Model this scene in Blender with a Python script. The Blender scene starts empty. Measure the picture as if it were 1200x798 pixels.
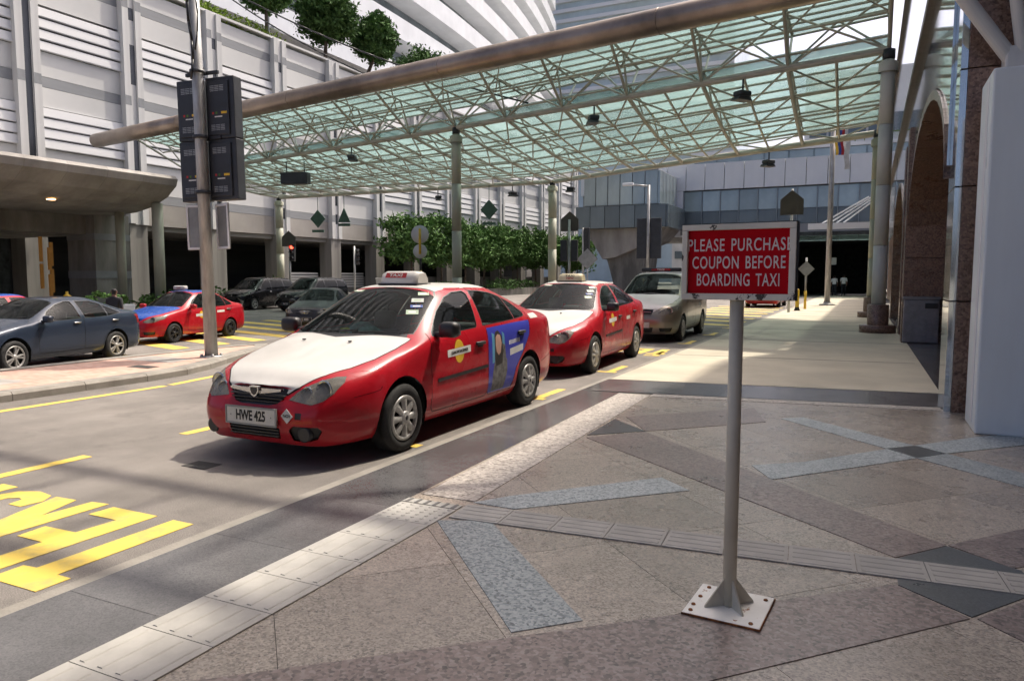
import bpy, bmesh, math, random
from mathutils import Vector, Matrix
import numpy as np
R = math.radians
random.seed(7)
SC = bpy.context.scene
COL = SC.collection

# ---------------------------------------------------------------- camera, sky, sun, exposure
cam_d = bpy.data.cameras.new('camera'); cam = bpy.data.objects.new('camera', cam_d); COL.objects.link(cam)
cam_d.sensor_fit = 'HORIZONTAL'; cam_d.sensor_width = 36; cam_d.lens = 25.8
cam_d.clip_end = 3000; cam_d.clip_start = 0.05
cam.location = (0, 0, 1.55); cam.rotation_euler = (R(90 - 4.918), 0, R(25.84))
SC.camera = cam
SUN_EL, SUN_AZ = 60.0, 22.0          # azimuth measured from +Y towards +X
w = bpy.data.worlds.new('World'); SC.world = w; w.use_nodes = True
nt = w.node_tree; bg = nt.nodes['Background']
sky = nt.nodes.new('ShaderNodeTexSky'); sky.sky_type = 'NISHITA'; sky.sun_disc = False
sky.sun_elevation = R(SUN_EL); sky.sun_rotation = R(SUN_AZ)
sky.air_density = 0.32; sky.dust_density = 5.0; sky.ozone_density = 0.3
nt.links.new(sky.outputs[0], bg.inputs[0]); bg.inputs[1].default_value = 0.15
sun_d = bpy.data.lights.new('sun', 'SUN'); sun_d.energy = 2.3; sun_d.angle = R(1.2); sun_d.color = (1, .91, .78)
sun = bpy.data.objects.new('sun', sun_d); COL.objects.link(sun)
sv = Vector((math.sin(R(SUN_AZ)) * math.cos(R(SUN_EL)), math.cos(R(SUN_AZ)) * math.cos(R(SUN_EL)), math.sin(R(SUN_EL))))
sun.rotation_euler = sv.to_track_quat('Z', 'Y').to_euler(); sun.location = sv * 60
SC.view_settings.view_transform = 'Standard'; SC.view_settings.look = 'None'
SC.view_settings.exposure = 1.0; SC.view_settings.gamma = 1; SC.view_settings.use_curve_mapping = False
SC.cycles.use_denoising = True
SC.cycles.use_adaptive_sampling = True; SC.cycles.adaptive_threshold = .03; SC.cycles.max_bounces = 5; SC.cycles.transparent_max_bounces = 10; SC.cycles.sample_clamp_indirect = 6
SC.cycles.caustics_reflective = False; SC.cycles.caustics_refractive = False

# ---------------------------------------------------------------- material helpers
M = {}
def node(nt, t, **kw):
    n = nt.nodes.new(t)
    for k, v in kw.items():
        if k in n.inputs: n.inputs[k].default_value = v
        else: setattr(n, k, v)
    return n
def mat(name, col, rough=.6, metal=0, var=.12, scale=3.0, bump=0, bscale=60, col2=None, spec=.5, coat=0, detail=5, fac=(.35, .65), stretch=None, emit=None, object_var=0):
    m = bpy.data.materials.new(name); m.use_nodes = True; t = m.node_tree; b = t.nodes['Principled BSDF']
    L = t.links.new
    tc = t.nodes.new('ShaderNodeTexCoord'); src = tc.outputs['Object']
    mp = t.nodes.new('ShaderNodeMapping'); L(src, mp.inputs[0]); src = mp.outputs[0]
    if stretch: mp.inputs['Scale'].default_value = stretch
    b.inputs['Roughness'].default_value = rough; b.inputs['Metallic'].default_value = metal
    b.inputs['Specular IOR Level'].default_value = spec
    if coat: b.inputs['Coat Weight'].default_value = coat; b.inputs['Coat Roughness'].default_value = .05
    if col2 is None: col2 = tuple(max(0, c * (1 - 2 * var)) for c in col); col1 = tuple(min(1, c * (1 + var)) for c in col)
    else: col1 = col
    n = node(t, 'ShaderNodeTexNoise', Scale=scale, Detail=detail, Roughness=.62); L(src, n.inputs['Vector'])
    cr = t.nodes.new('ShaderNodeValToRGB'); cr.color_ramp.elements[0].position = fac[0]; cr.color_ramp.elements[1].position = fac[1]
    cr.color_ramp.elements[0].color = (*col2, 1); cr.color_ramp.elements[1].color = (*col1, 1)
    L(n.outputs['Fac'], cr.inputs[0]); out = cr.outputs[0]
    if object_var:
        oi = t.nodes.new('ShaderNodeObjectInfo'); mr = node(t, 'ShaderNodeMapRange'); L(oi.outputs['Random'], mr.inputs[0])
        mr.inputs['To Min'].default_value = 1 - object_var; mr.inputs['To Max'].default_value = 1 + object_var
        mx = node(t, 'ShaderNodeVectorMath', operation='SCALE'); L(out, mx.inputs[0]); L(mr.outputs[0], mx.inputs['Scale']); out = mx.outputs[0]
    L(out, b.inputs['Base Color'])
    if bump:
        n2 = node(t, 'ShaderNodeTexNoise', Scale=bscale, Detail=4); L(src, n2.inputs['Vector'])
        bp = node(t, 'ShaderNodeBump', Strength=bump, Distance=.02); L(n2.outputs['Fac'], bp.inputs['Height']); L(bp.outputs[0], b.inputs['Normal'])
    # roughness breakup
    n3 = node(t, 'ShaderNodeTexNoise', Scale=scale * 2.3, Detail=4); L(src, n3.inputs['Vector'])
    mr2 = node(t, 'ShaderNodeMapRange'); L(n3.outputs['Fac'], mr2.inputs[0])
    mr2.inputs['To Min'].default_value = max(.02, rough * .75); mr2.inputs['To Max'].default_value = min(1, rough * 1.25); L(mr2.outputs[0], b.inputs['Roughness'])
    if emit: b.inputs['Emission Color'].default_value = (*emit[:3], 1); b.inputs['Emission Strength'].default_value = emit[3]
    M[name] = m
    return m
def granite(name, cols, rough=.35, vscale=90, fleck=.6, big=.09):
    """speckled stone: voronoi crystals picking between colours, large patchy wear"""
    m = bpy.data.materials.new(name); m.use_nodes = True; t = m.node_tree; b = t.nodes['Principled BSDF']; L = t.links.new
    tc = t.nodes.new('ShaderNodeTexCoord')
    v = node(t, 'ShaderNodeTexVoronoi', Scale=vscale); L(tc.outputs['Object'], v.inputs['Vector'])
    n0 = node(t, 'ShaderNodeTexNoise', Scale=vscale * .35, Detail=6, Roughness=.7); L(tc.outputs['Object'], n0.inputs['Vector'])
    sp = t.nodes.new('ShaderNodeSeparateColor'); L(v.outputs['Color'], sp.inputs[0])
    mx0 = node(t, 'ShaderNodeMath', operation='ADD'); L(sp.outputs[0], mx0.inputs[0]); 
    mm = node(t, 'ShaderNodeMath', operation='MULTIPLY'); L(n0.outputs['Fac'], mm.inputs[0]); mm.inputs[1].default_value = 1.2
    L(mm.outputs[0], mx0.inputs[1]); m2 = node(t, 'ShaderNodeMath', operation='MULTIPLY'); m2.inputs[1].default_value = .5; L(mx0.outputs[0], m2.inputs[0])
    cr = t.nodes.new('ShaderNodeValToRGB'); e = cr.color_ramp.elements
    while len(e) < len(cols): e.new(.5)
    for i, c in enumerate(cols): e[i].position = .22 + .6 * i / (len(cols) - 1); e[i].color = (*c, 1)
    L(m2.outputs[0], cr.inputs[0])
    n1 = node(t, 'ShaderNodeTexNoise', Scale=1.3, Detail=6, Roughness=.65); L(tc.outputs['Object'], n1.inputs['Vector'])
    mr = node(t, 'ShaderNodeMapRange'); L(n1.outputs['Fac'], mr.inputs[0]); mr.inputs[1].default_value = .3; mr.inputs[2].default_value = .7
    mr.inputs['To Min'].default_value = 1 - big; mr.inputs['To Max'].default_value = 1 + big
    vm = node(t, 'ShaderNodeVectorMath', operation='SCALE'); L(cr.outputs[0], vm.inputs[0]); L(mr.outputs[0], vm.inputs['Scale']); 
    n5 = node(t, 'ShaderNodeTexNoise', Scale=5.5, Detail=8, Roughness=.75); L(tc.outputs['Object'], n5.inputs['Vector'])   # scuffs and gum marks
    c5 = t.nodes.new('ShaderNodeValToRGB'); c5.color_ramp.elements[0].position = .30; c5.color_ramp.elements[1].position = .40; c5.color_ramp.elements[0].color = (.80, .79, .78, 1); c5.color_ramp.elements[1].color = (1, 1, 1, 1); L(n5.outputs['Fac'], c5.inputs[0])
    vm5 = node(t, 'ShaderNodeVectorMath', operation='MULTIPLY'); L(vm.outputs[0], vm5.inputs[0]); L(c5.outputs[0], vm5.inputs[1]); L(vm5.outputs[0], b.inputs['Base Color'])
    mr2 = node(t, 'ShaderNodeMapRange'); L(n1.outputs['Fac'], mr2.inputs[0]); mr2.inputs['To Min'].default_value = rough * .5; mr2.inputs['To Max'].default_value = rough * 1.5
    L(mr2.outputs[0], b.inputs['Roughness'])
    bp = node(t, 'ShaderNodeBump', Strength=.06, Distance=.01); L(m2.outputs[0], bp.inputs['Height']); L(bp.outputs[0], b.inputs['Normal'])
    M[name] = m; return m
def glass(name, tint=(.02, .025, .025), transp=(.35, .4, .4), mixf=.5, rough=.03, spec=.5):
    """tinted pane: part see-through, part dark glossy body"""
    m = bpy.data.materials.new(name); m.use_nodes = True; t = m.node_tree; b = t.nodes['Principled BSDF']; L = t.links.new
    b.inputs['Base Color'].default_value = (*tint, 1); b.inputs['Roughness'].default_value = rough; b.inputs['Specular IOR Level'].default_value = spec
    tr = t.nodes.new('ShaderNodeBsdfTransparent'); tr.inputs[0].default_value = (*transp, 1)
    fr = node(t, 'ShaderNodeFresnel', IOR=1.5)
    mr = node(t, 'ShaderNodeMapRange'); L(fr.outputs[0], mr.inputs[0]); mr.inputs['To Min'].default_value = mixf; mr.inputs['To Max'].default_value = 1
    mx = t.nodes.new('ShaderNodeMixShader'); L(mr.outputs[0], mx.inputs[0]); L(tr.outputs[0], mx.inputs[1]); L(b.outputs[0], mx.inputs[2])
    L(mx.outputs[0], t.nodes['Material Output'].inputs[0]); M[name] = m; return m

# ---------------------------------------------------------------- object helpers
def link(o, parent=None):
    COL.objects.link(o)
    if parent is not None: o.parent = parent
    return o
def tag(o, label=None, cat=None, group=None, kind=None):
    if label: o['label'] = label
    if cat: o['category'] = cat
    if group: o['group'] = group
    if kind: o['kind'] = kind
    return o
def thing(name, label, cat, loc=(0, 0, 0), rz=0, group=None):
    o = bpy.data.objects.new(name, None); o.empty_display_size = .2; o.location = loc; o.rotation_euler = (0, 0, rz)
    link(o); return tag(o, label, cat, group)
class MB:
    def __init__(s): s.v = []; s.f = []; s.smooth = []
    def add(s, vs, fs, smooth=False):
        o = len(s.v); s.v += [tuple(p) for p in vs]; s.f += [tuple(i + o for i in f) for f in fs]; s.smooth += [smooth] * len(fs); return s
    def box(s, x0, x1, y0, y1, z0, z1):
        vs = [(x, y, z) for z in (z0, z1) for y in (y0, y1) for x in (x0, x1)]
        return s.add(vs, [(0, 2, 3, 1), (4, 5, 7, 6), (0, 1, 5, 4), (2, 6, 7, 3), (0, 4, 6, 2), (1, 3, 7, 5)])
    def bbox(s, x0, x1, y0, y1, z0, z1, b=.01):
        """box with chamfered edges (all 12)"""
        bm = bmesh.new(); bmesh.ops.create_cube(bm, size=1)
        for v in bm.verts: v.co = Vector(((x0 + x1) / 2 + v.co.x * (x1 - x0), (y0 + y1) / 2 + v.co.y * (y1 - y0), (z0 + z1) / 2 + v.co.z * (z1 - z0)))
        bmesh.ops.bevel(bm, geom=bm.edges[:], offset=b, segments=2, affect='EDGES', profile=.5)
        bm.verts.index_update(); s.add([v.co[:] for v in bm.verts], [[v.index for v in f.verts] for f in bm.faces]); bm.free(); return s
    def prism(s, poly, axis, a, b):
        """poly 2d points extruded along axis ('x','y','z') from a to b; 2d order is the other two axes in xyz order"""
        n = len(poly)
        def P(p, c): return {'x': (c, p[0], p[1]), 'y': (p[0], c, p[1]), 'z': (p[0], p[1], c)}[axis]
        ar = sum(poly[i][0] * poly[(i + 1) % n][1] - poly[(i + 1) % n][0] * poly[i][1] for i in range(n))
        if (ar < 0) != (axis == 'y'): poly = poly[::-1]
        if a > b: a, b = b, a
        vs = [P(p, a) for p in poly] + [P(p, b) for p in poly]
        return s.add(vs, [tuple(range(n - 1, -1, -1)), tuple(range(n, 2 * n))] + [(i, (i + 1) % n, n + (i + 1) % n, n + i) for i in range(n)])
    def tube(s, a, b, r0, r1=None, n=12, caps=True):
        a = Vector(a); b = Vector(b); r1 = r0 if r1 is None else r1
        d = (b - a).normalized(); u = d.orthogonal().normalized(); w = d.cross(u)
        vs = [tuple(p + (u * math.cos(6.28318 * i / n) + w * math.sin(6.28318 * i / n)) * r) for p, r in ((a, r0), (b, r1)) for i in range(n)]
        o = len(s.v); s.add(vs, [(i, (i + 1) % n, n + (i + 1) % n, n + i) for i in range(n)], True)
        if caps: s.f += [tuple(o + i for i in range(n - 1, -1, -1)), tuple(o + n + i for i in range(n))]; s.smooth += [False, False]
        return s
    def path(s, pts, r, n=8):
        for a, b in zip(pts[:-1], pts[1:]): s.tube(a, b, r, n=n)
        return s
    def lathe(s, prof, n=24, c=(0, 0, 0), axis='z'):
        """prof list of (r,h)"""
        vs = []
        for r, h in prof:
            for i in range(n):
                a = 6.28318 * i / n; x, y = r * math.cos(a), r * math.sin(a)
                p = (x, y, h) if axis == 'z' else ((h, x, y) if axis == 'x' else (y, h, x))
                vs.append((p[0] + c[0], p[1] + c[1], p[2] + c[2]))
        fs = [(k * n + i, k * n + (i + 1) % n, (k + 1) * n + (i + 1) % n, (k + 1) * n + i) for k in range(len(prof) - 1) for i in range(n)]
        return s.add(vs, fs, True)
    def mesh(s, name):
        me = bpy.data.meshes.new(name); me.from_pydata(s.v, [], s.f); me.polygons.foreach_set('use_smooth', s.smooth); me.update(); return me
    def build(s, name, m, parent=None, loc=None):
        me = s.mesh(name); me.materials.append(M[m] if isinstance(m, str) else m)
        o = bpy.data.objects.new(name, me); link(o, parent)
        if loc: o.location = loc
        return o
def inst(name, me, parent=None, loc=(0, 0, 0), rot=(0, 0, 0), scale=(1, 1, 1)):
    o = bpy.data.objects.new(name, me); o.location = loc; o.rotation_euler = rot; o.scale = scale; return link(o, parent)
_cyl = {}
def unit_cyl(m, n=8):
    k = (m, n)
    if k not in _cyl:
        me = MB().tube((0, 0, 0), (0, 0, 1), 1, n=n).mesh('member'); me.materials.append(M[m]); _cyl[k] = me
    return _cyl[k]
def rod(name, a, b, r, m, parent=None, n=8):
    """straight round member as an instance of one shared cylinder"""
    a = Vector(a); b = Vector(b); d = b - a
    o = bpy.data.objects.new(name, unit_cyl(m, n)); o.location = a; o.rotation_mode = 'QUATERNION'
    o.rotation_quaternion = Vector((0, 0, 1)).rotation_difference(d.normalized()); o.scale = (r, r, d.length)
    return link(o, parent)
_box = {}
def brick(name, c, size, m, parent=None, rz=0, rot=None):
    """box piece as an instance of one shared unit cube"""
    if m not in _box:
        me = MB().box(-.5, .5, -.5, .5, -.5, .5).mesh('piece'); me.materials.append(M[m]); _box[m] = me
    return inst(name, _box[m], parent, c, rot or (0, 0, rz), size)
def sheet(name, poly, z, m, parent=None, th=.02):
    """flat slab with a top at z"""
    return MB().prism([tuple(p) for p in poly], 'z', z - th, z).build(name, m, parent)
def text_mesh(body, size, bold=0.0, extrude=.001, sx=1.0, align='CENTER', spacing=1.0, word=1.0):
    cu = bpy.data.curves.new('lettering', 'FONT'); cu.body = body; cu.size = size; cu.offset = bold; cu.extrude = extrude
    cu.align_x = align; cu.align_y = 'CENTER'; cu.space_character = spacing; cu.space_word = word; cu.resolution_u = 4
    o = bpy.data.objects.new('lettering_tmp', cu); COL.objects.link(o)
    dg = bpy.context.evaluated_depsgraph_get(); me = bpy.data.meshes.new_from_object(o.evaluated_get(dg))
    bpy.data.objects.remove(o); bpy.data.curves.remove(cu)
    if sx != 1: me.transform(Matrix.Diagonal((sx, 1, 1, 1)))
    return me

# ---------------------------------------------------------------- materials
mat('asphalt', (.215, .195, .175), .85, var=.14, scale=.8, bump=.35, bscale=220)
mat('ground', (.2, .19, .17), .9, scale=.3)
mat('road_paint', (.78, .57, .10), .6, scale=5, fac=(.30, .52), col2=(.50, .39, .14), bump=.1, bscale=200)
mat('concrete', (.42, .40, .37), .8, scale=1.2, bump=.1)
mat('kerb_stone', (.28, .26, .225), .8, scale=2.5, bump=.2)
mat('cream_paving', (.54, .49, .38), .75, var=.08, scale=.7, bump=.05)
mat('brick_paver', (.46, .24, .16), .8, scale=4, object_var=.2, bump=.1)
mat('grey_paver', (.36, .34, .31), .8, scale=4, object_var=.1)
granite('granite_beige', [(.125, .112, .098), (.28, .245, .205), (.395, .345, .285), (.50, .44, .37)], .28, 110)
granite('granite_pink', [(.07, .062, .057), (.185, .15, .135), (.265, .205, .182), (.33, .28, .255)], .32, 60)
granite('granite_blue', [(.09, .11, .115), (.23, .27, .28), (.38, .42, .425), (.46, .49, .49)], .45, 75)
granite('granite_pebble', [(.14, .12, .105), (.30, .27, .24), (.44, .40, .36), (.56, .52, .47)], .5, 48)
granite('granite_dark', [(.085, .085, .088), (.115, .112, .115), (.135, .132, .132)], .22, 140, big=.25)
granite('granite_black', [(.05, .06, .065), (.075, .085, .09), (.10, .11, .115)], .3, 140)
granite('granite_brown', [(.05, .03, .02), (.14, .085, .06), (.21, .13, .095), (.27, .18, .13)], .3, 45)
mat('tactile', (.42, .405, .375), .85, spec=.2, var=.06, scale=5, object_var=.06)
mat('joint', (.05, .047, .043), .95)
# ---------------------------------------------------------------- ground, road, plaza
def brick_mat(name, c1, c2, mortar, scale, bw=.5, rh=.25, rough=.85, rotz=0):
    m = bpy.data.materials.new(name); m.use_nodes = True; t = m.node_tree; b = t.nodes['Principled BSDF']; L = t.links.new
    tc = t.nodes.new('ShaderNodeTexCoord'); mp = t.nodes.new('ShaderNodeMapping'); mp.inputs['Rotation'].default_value = (0, 0, rotz); L(tc.outputs['Object'], mp.inputs[0])
    br = node(t, 'ShaderNodeTexBrick', Scale=scale); br.inputs['Color1'].default_value = (*c1, 1); br.inputs['Color2'].default_value = (*c2, 1); br.inputs['Mortar'].default_value = (*mortar, 1)
    br.inputs['Brick Width'].default_value = bw; br.inputs['Row Height'].default_value = rh; br.inputs['Mortar Size'].default_value = .012
    L(mp.outputs[0], br.inputs['Vector'])
    n = node(t, 'ShaderNodeTexNoise', Scale=1.6, Detail=7); L(tc.outputs['Object'], n.inputs['Vector'])
    mr = node(t, 'ShaderNodeMapRange'); L(n.outputs['Fac'], mr.inputs[0]); mr.inputs['To Min'].default_value = .6; mr.inputs['To Max'].default_value = 1.4
    vm = node(t, 'ShaderNodeVectorMath', operation='SCALE'); L(br.outputs[0], vm.inputs[0]); L(mr.outputs[0], vm.inputs['Scale']); L(vm.outputs[0], b.inputs['Base Color'])
    b.inputs['Roughness'].default_value = rough; M[name] = m
brick_mat('island_brick', (.50, .29, .22), (.58, .38, .30), (.36, .32, .28), 4.0)
# road asphalt: base tone + oily lanes + stains + coarse grit
def asphalt():
    m = M['asphalt']; t = m.node_tree; L = t.links.new; b = t.nodes['Principled BSDF']
    src = b.inputs['Base Color'].links[0].from_socket
    tc = t.nodes.new('ShaderNodeTexCoord')
    g = node(t, 'ShaderNodeTexNoise', Scale=130, Detail=3, Roughness=.8); L(tc.outputs['Object'], g.inputs['Vector'])
    mr = node(t, 'ShaderNodeMapRange'); L(g.outputs['Fac'], mr.inputs[0]); mr.inputs[1].default_value = .3; mr.inputs[2].default_value = .7; mr.inputs['To Min'].default_value = .45; mr.inputs['To Max'].default_value = 1.55
    mp = t.nodes.new('ShaderNodeMapping'); mp.inputs['Scale'].default_value = (1.1, .12, 1); L(tc.outputs['Object'], mp.inputs[0])
    s = node(t, 'ShaderNodeTexNoise', Scale=1.1, Detail=6, Roughness=.6); L(mp.outputs[0], s.inputs['Vector'])
    mr2 = node(t, 'ShaderNodeMapRange'); L(s.outputs['Fac'], mr2.inputs[0]); mr2.inputs[1].default_value = .3; mr2.inputs[2].default_value = .7; mr2.inputs['To Min'].default_value = .82; mr2.inputs['To Max'].default_value = 1.12
    mu0 = node(t, 'ShaderNodeMath', operation='MULTIPLY'); L(mr.outputs[0], mu0.inputs[0]); L(mr2.outputs[0], mu0.inputs[1])
    st = node(t, 'ShaderNodeTexNoise', Scale=1.7, Detail=8, Roughness=.7); L(tc.outputs['Object'], st.inputs['Vector'])   # oil drips and old patches
    ms_ = node(t, 'ShaderNodeMapRange'); L(st.outputs['Fac'], ms_.inputs[0]); ms_.inputs[1].default_value = .30; ms_.inputs[2].default_value = .42; ms_.inputs['To Min'].default_value = .70; ms_.inputs['To Max'].default_value = 1
    mu = node(t, 'ShaderNodeMath', operation='MULTIPLY'); L(mu0.outputs[0], mu.inputs[0]); L(ms_.outputs[0], mu.inputs[1])
    vm = node(t, 'ShaderNodeVectorMath', operation='SCALE'); L(src, vm.inputs[0]); L(mu.outputs[0], vm.inputs['Scale']); L(vm.outputs[0], b.inputs['Base Color'])
asphalt()
# per-slab tone for the granites
for k in ('granite_beige', 'granite_pink', 'granite_blue', 'granite_dark', 'granite_brown'):
    t = M[k].node_tree; b = t.nodes['Principled BSDF']; src = b.inputs['Base Color'].links[0].from_socket
    oi = t.nodes.new('ShaderNodeObjectInfo'); mr = node(t, 'ShaderNodeMapRange'); t.links.new(oi.outputs['Random'], mr.inputs[0])
    mr.inputs['To Min'].default_value = .86; mr.inputs['To Max'].default_value = 1.14
    vm = node(t, 'ShaderNodeVectorMath', operation='SCALE'); t.links.new(src, vm.inputs[0]); t.links.new(mr.outputs[0], vm.inputs['Scale']); t.links.new(vm.outputs[0], b.inputs['Base Color'])

o = sheet('ground', [(-1500, -600), (1500, -600), (1500, 2200), (-1500, 2200)], -.75, 'ground', th=.05); tag(o, kind='structure')
rp = [(-3.5, 0), (-12.3, 0), (-14.4, -.35), (-60, -.36), (-60, -.5), (-14.4, -.5), (-12.3, -.2), (-3.5, -.2)]
o = MB().prism(rp, 'y', -25, 140).build('road', 'asphalt'); tag(o, kind='structure')
road = o
o = sheet('kerb_strip', [(-3.595, -6), (-3.49, -6), (-3.47, 66), (-3.575, 66)], .006, 'kerb_stone', th=.02); tag(o, kind='structure')

def clip(poly, half):
    """Sutherland-Hodgman against half-planes (a,b,c): a x + b y <= c"""
    for a, b, c in half:
        out = []
        for i in range(len(poly)):
            p, q = poly[i], poly[(i + 1) % len(poly)]; dp = a * p[0] + b * p[1] - c; dq = a * q[0] + b * q[1] - c
            if dp <= 0: out.append(p)
            if (dp < 0 < dq) or (dq < 0 < dp): s = dp / (dp - dq); out.append((p[0] + s * (q[0] - p[0]), p[1] + s * (q[1] - p[1])))
        poly = out
        if len(poly) < 3: return []
    return poly
def halves(poly):
    h = []; n = len(poly)
    ar = sum(poly[i][0] * poly[(i + 1) % n][1] - poly[(i + 1) % n][0] * poly[i][1] for i in range(n))
    if ar < 0: poly = poly[::-1]
    for i in range(n):
        (x0, y0), (x1, y1) = poly[i], poly[(i + 1) % n]; a, b = (y1 - y0), -(x1 - x0); l = math.hypot(a, b); h.append((a / l, b / l, (a * x0 + b * y0) / l))
    return h
PL = [(-2.84, -1.0), (3.2, -1.0), (3.2, 10.2), (-2.94, 9.35)]
plaza = sheet('plaza', [(-3.5, -6), (6, -6), (6, 10.65), (.9, 11.15), (-3.48, 10.6)], .006, 'joint', th=.03); tag(plaza, kind='structure')
def slabs(region, m, top, step, ang, parent, gap=.004, skip=None, sy=None):
    hs = halves(region); hs = [(a, b, c - gap / 2) for a, b, c in hs]; sy = sy or step
    ca, sa = math.cos(ang), math.sin(ang); N = int(16 / min(step, sy))
    for i in range(-N, N):
        for j in range(-N, N):
            q = [(i * step + gap / 2, j * sy + gap / 2), ((i + 1) * step - gap / 2, j * sy + gap / 2), ((i + 1) * step - gap / 2, (j + 1) * sy - gap / 2), (i * step + gap / 2, (j + 1) * sy - gap / 2)]
            q = [(x * ca - y * sa, x * sa + y * ca + 4) for x, y in q]
            q = clip(q, hs)
            if q and len(q) >= 3:
                ar = abs(sum(q[k][0] * q[(k + 1) % len(q)][1] - q[(k + 1) % len(q)][0] * q[k][1] for k in range(len(q)))) / 2
                if ar > .002: sheet('slab', q, top, m, parent, th=.02)
slabs(PL, 'granite_beige', .012, .93, R(45.5), plaza, gap=.003)
# diamond inlays (a 45 degree lattice of pink, blue-grey and charcoal stone)
INLAY = [
    ('granite_pink', [(-2.39, 6.58), (-1.95, 7.08), (0.46, 4.78), (0.19, 4.45)]),
    ('granite_pink', [(-2.36, 7.76), (-1.16, 8.95), (-0.93, 8.13), (-1.95, 7.11)]),
    ('granite_pink', [(0.47, 4.79), (1.45, 5.95), (1.75, 5.65), (0.75, 4.55)]),
    ('granite_pink', [(0.18, 4.05), (0.47, 3.78), (-1.55, 1.6), (-2.3, 1.85)]),
    ('granite_pink', [(0.5, 3.79), (0.84, 4.26), (2.6, 2.4), (2.2, 2.0)]),
    ('granite_black', [(-2.42, 6.68), (-2.43, 7.58), (-1.96, 7.11)]),
    ('granite_black', [(0.21, 7.32), (0.44, 7.56), (0.66, 7.34), (0.43, 7.05)]),
    ('granite_black', [(0.19, 4.43), (0.46, 4.77), (0.78, 4.53), (0.83, 4.28), (0.48, 3.8), (.19, 4.05)]),
    ('granite_blue', [(-2.41, 3.88), (-2.1, 4.02), (-1.1, 3.0), (-1.34, 2.76)]),
    ('granite_blue', [(-2.38, 4.31), (-2.21, 4.56), (-1.38, 5.49), (-1.11, 5.24), (-2.06, 4.30)]),
    ('granite_blue', [(-0.81, 6.18), (-0.42, 6.49), (0.21, 7.31), (0.43, 7.04), (-0.61, 5.8)]),
    ('granite_blue', [(-0.81, 8.4), (-0.59, 8.58), (0.43, 7.56), (0.20, 7.32)]),
    ('granite_blue', [(0.44, 7.57), (0.98, 8.22), (2.2, 9.4), (2.4, 9.1), (0.67, 7.34)]),
    ('granite_blue', [(0.43, 7.04), (0.67, 7.33), (2.3, 5.72), (2.02, 5.44)]),
]
for m, p in INLAY: sheet('inlay_slab', p, .0165, m, plaza, th=.006)
# light pebble-finish border
for i in range(6):
    y0 = 4.32 + i * .835; y1 = y0 + .831; f = lambda y: -2.80 - .027 * (y - 4.3)
    sheet('pebble_slab', [(f(y0), y0), (f(y0) + .42, y0 + .01), (f(y1) + .42, y1 + .01), (f(y1), y1)], .017, 'granite_pebble', plaza, th=.006)
for i in range(4):
    x0 = -2.5 + i * .83; x1 = x0 + .826; f = lambda x: 9.40 + .145 * (x + 2.94)
    sheet('pebble_slab', [(x0, f(x0) - .24), (x1, f(x1) - .24), (x1, f(x1) - .01), (x0, f(x0) - .01)], .0172, 'granite_pebble', plaza, th=.006)
# charcoal granite border along the kerb and across
bord = [(-3.49, -5), (-2.85, -5), (-2.84, 4.2), (-2.945, 9.37), (-3.49, 9.37)]
for i in range(16):
    y0 = -5 + i * .9
    q = clip([(-3.49, y0), (-2.7, y0), (-2.7, y0 + .897), (-3.49, y0 + .897)], halves(bord))
    if q: sheet('border_slab', q, .013, 'granite_dark', plaza, th=.02)
for i in range(5):
    x0 = -3.49 + i * .89; x1 = x0 + .887; f = lambda x: 9.38 + .14 * (x + 3.49) * (1 if x > -3 else .6); g = lambda x: 10.55 + .13 * (x + 3.49)
    sheet('border_slab', [(x0, f(x0)), (x1, f(x1)), (x1, g(x1)), (x0, g(x0))], .014, 'granite_dark', plaza, th=.02)
# tactile paving: ribbed tiles and dotted tiles, each its own piece
def tactile_mesh(kind, w, l):
    b = MB().box(-w / 2, w / 2, -l / 2, l / 2, -.006, 0)
    if kind == 'bar':
        for k in range(4):
            x = (k - 1.5) * w / 4
            b.prism([(x - .017, 0), (x + .017, 0), (x + .011, .004), (x - .011, .004)], 'y', -l * .44, l * .44)
    else:
        n = 6
        for i in range(n):
            for j in range(n):
                c = ((i + .5) / n * w - w / 2, (j + .5) / n * l - l / 2); 
                vs = [(c[0] + r * math.cos(a), c[1] + r * math.sin(a), z) for r, z in ((.018, 0), (.011, .005)) for a in (0, 1.0472, 2.0944, 3.1416, 4.1888, 5.236)]
                b.add(vs, [(q, (q + 1) % 6, 6 + (q + 1) % 6, 6 + q) for q in range(6)] + [tuple(range(6, 12))])
    me = b.mesh('tactile_tile'); me.materials.append(M['tactile']); return me
tb = tactile_mesh('bar', .43, .33); td = tactile_mesh('dot', .43, .33)
for i in range(20):
    y = 3.94 - i * .335
    inst('tactile_tile', tb if i > 0 else td, plaza, (-2.615, y, .019), (0, 0, 0))
inst('tactile_tile', td, plaza, (-2.62, 4.14 + .02, .0192), (0, 0, 0), (1, .25, 1))
tb2 = tactile_mesh('bar', .285, .335)
for i in range(11):
    x = -2.21 + i * .339; inst('tactile_tile', tb2, plaza, (x, 4.10 + .07 * (x + 2.4), .0205), (0, 0, R(90 + 4)))
# thresholds, walkway
o = sheet('walkway', [(-3.48, 10.62), (.92, 11.2), (.86, 20), (.75, 70), (-3.46, 70)], .010, 'cream_paving', th=.03); tag(o, kind='structure')
walk = o
for i in range(12):   # expansion joints across the walkway
    y = 14.6 + i * 4.2; sheet('joint_strip', [(-3.45, y), (.8, y + .3), (.8, y + .318), (-3.45, y + .018)], .0125, 'joint', walk, th=.003)
o = sheet('arcade_floor', [(.92, 11.2), (6, 11.8), (6, 36), (.70, 36), (.86, 20)], .013, 'granite_dark', th=.03); tag(o, kind='structure')

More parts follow.
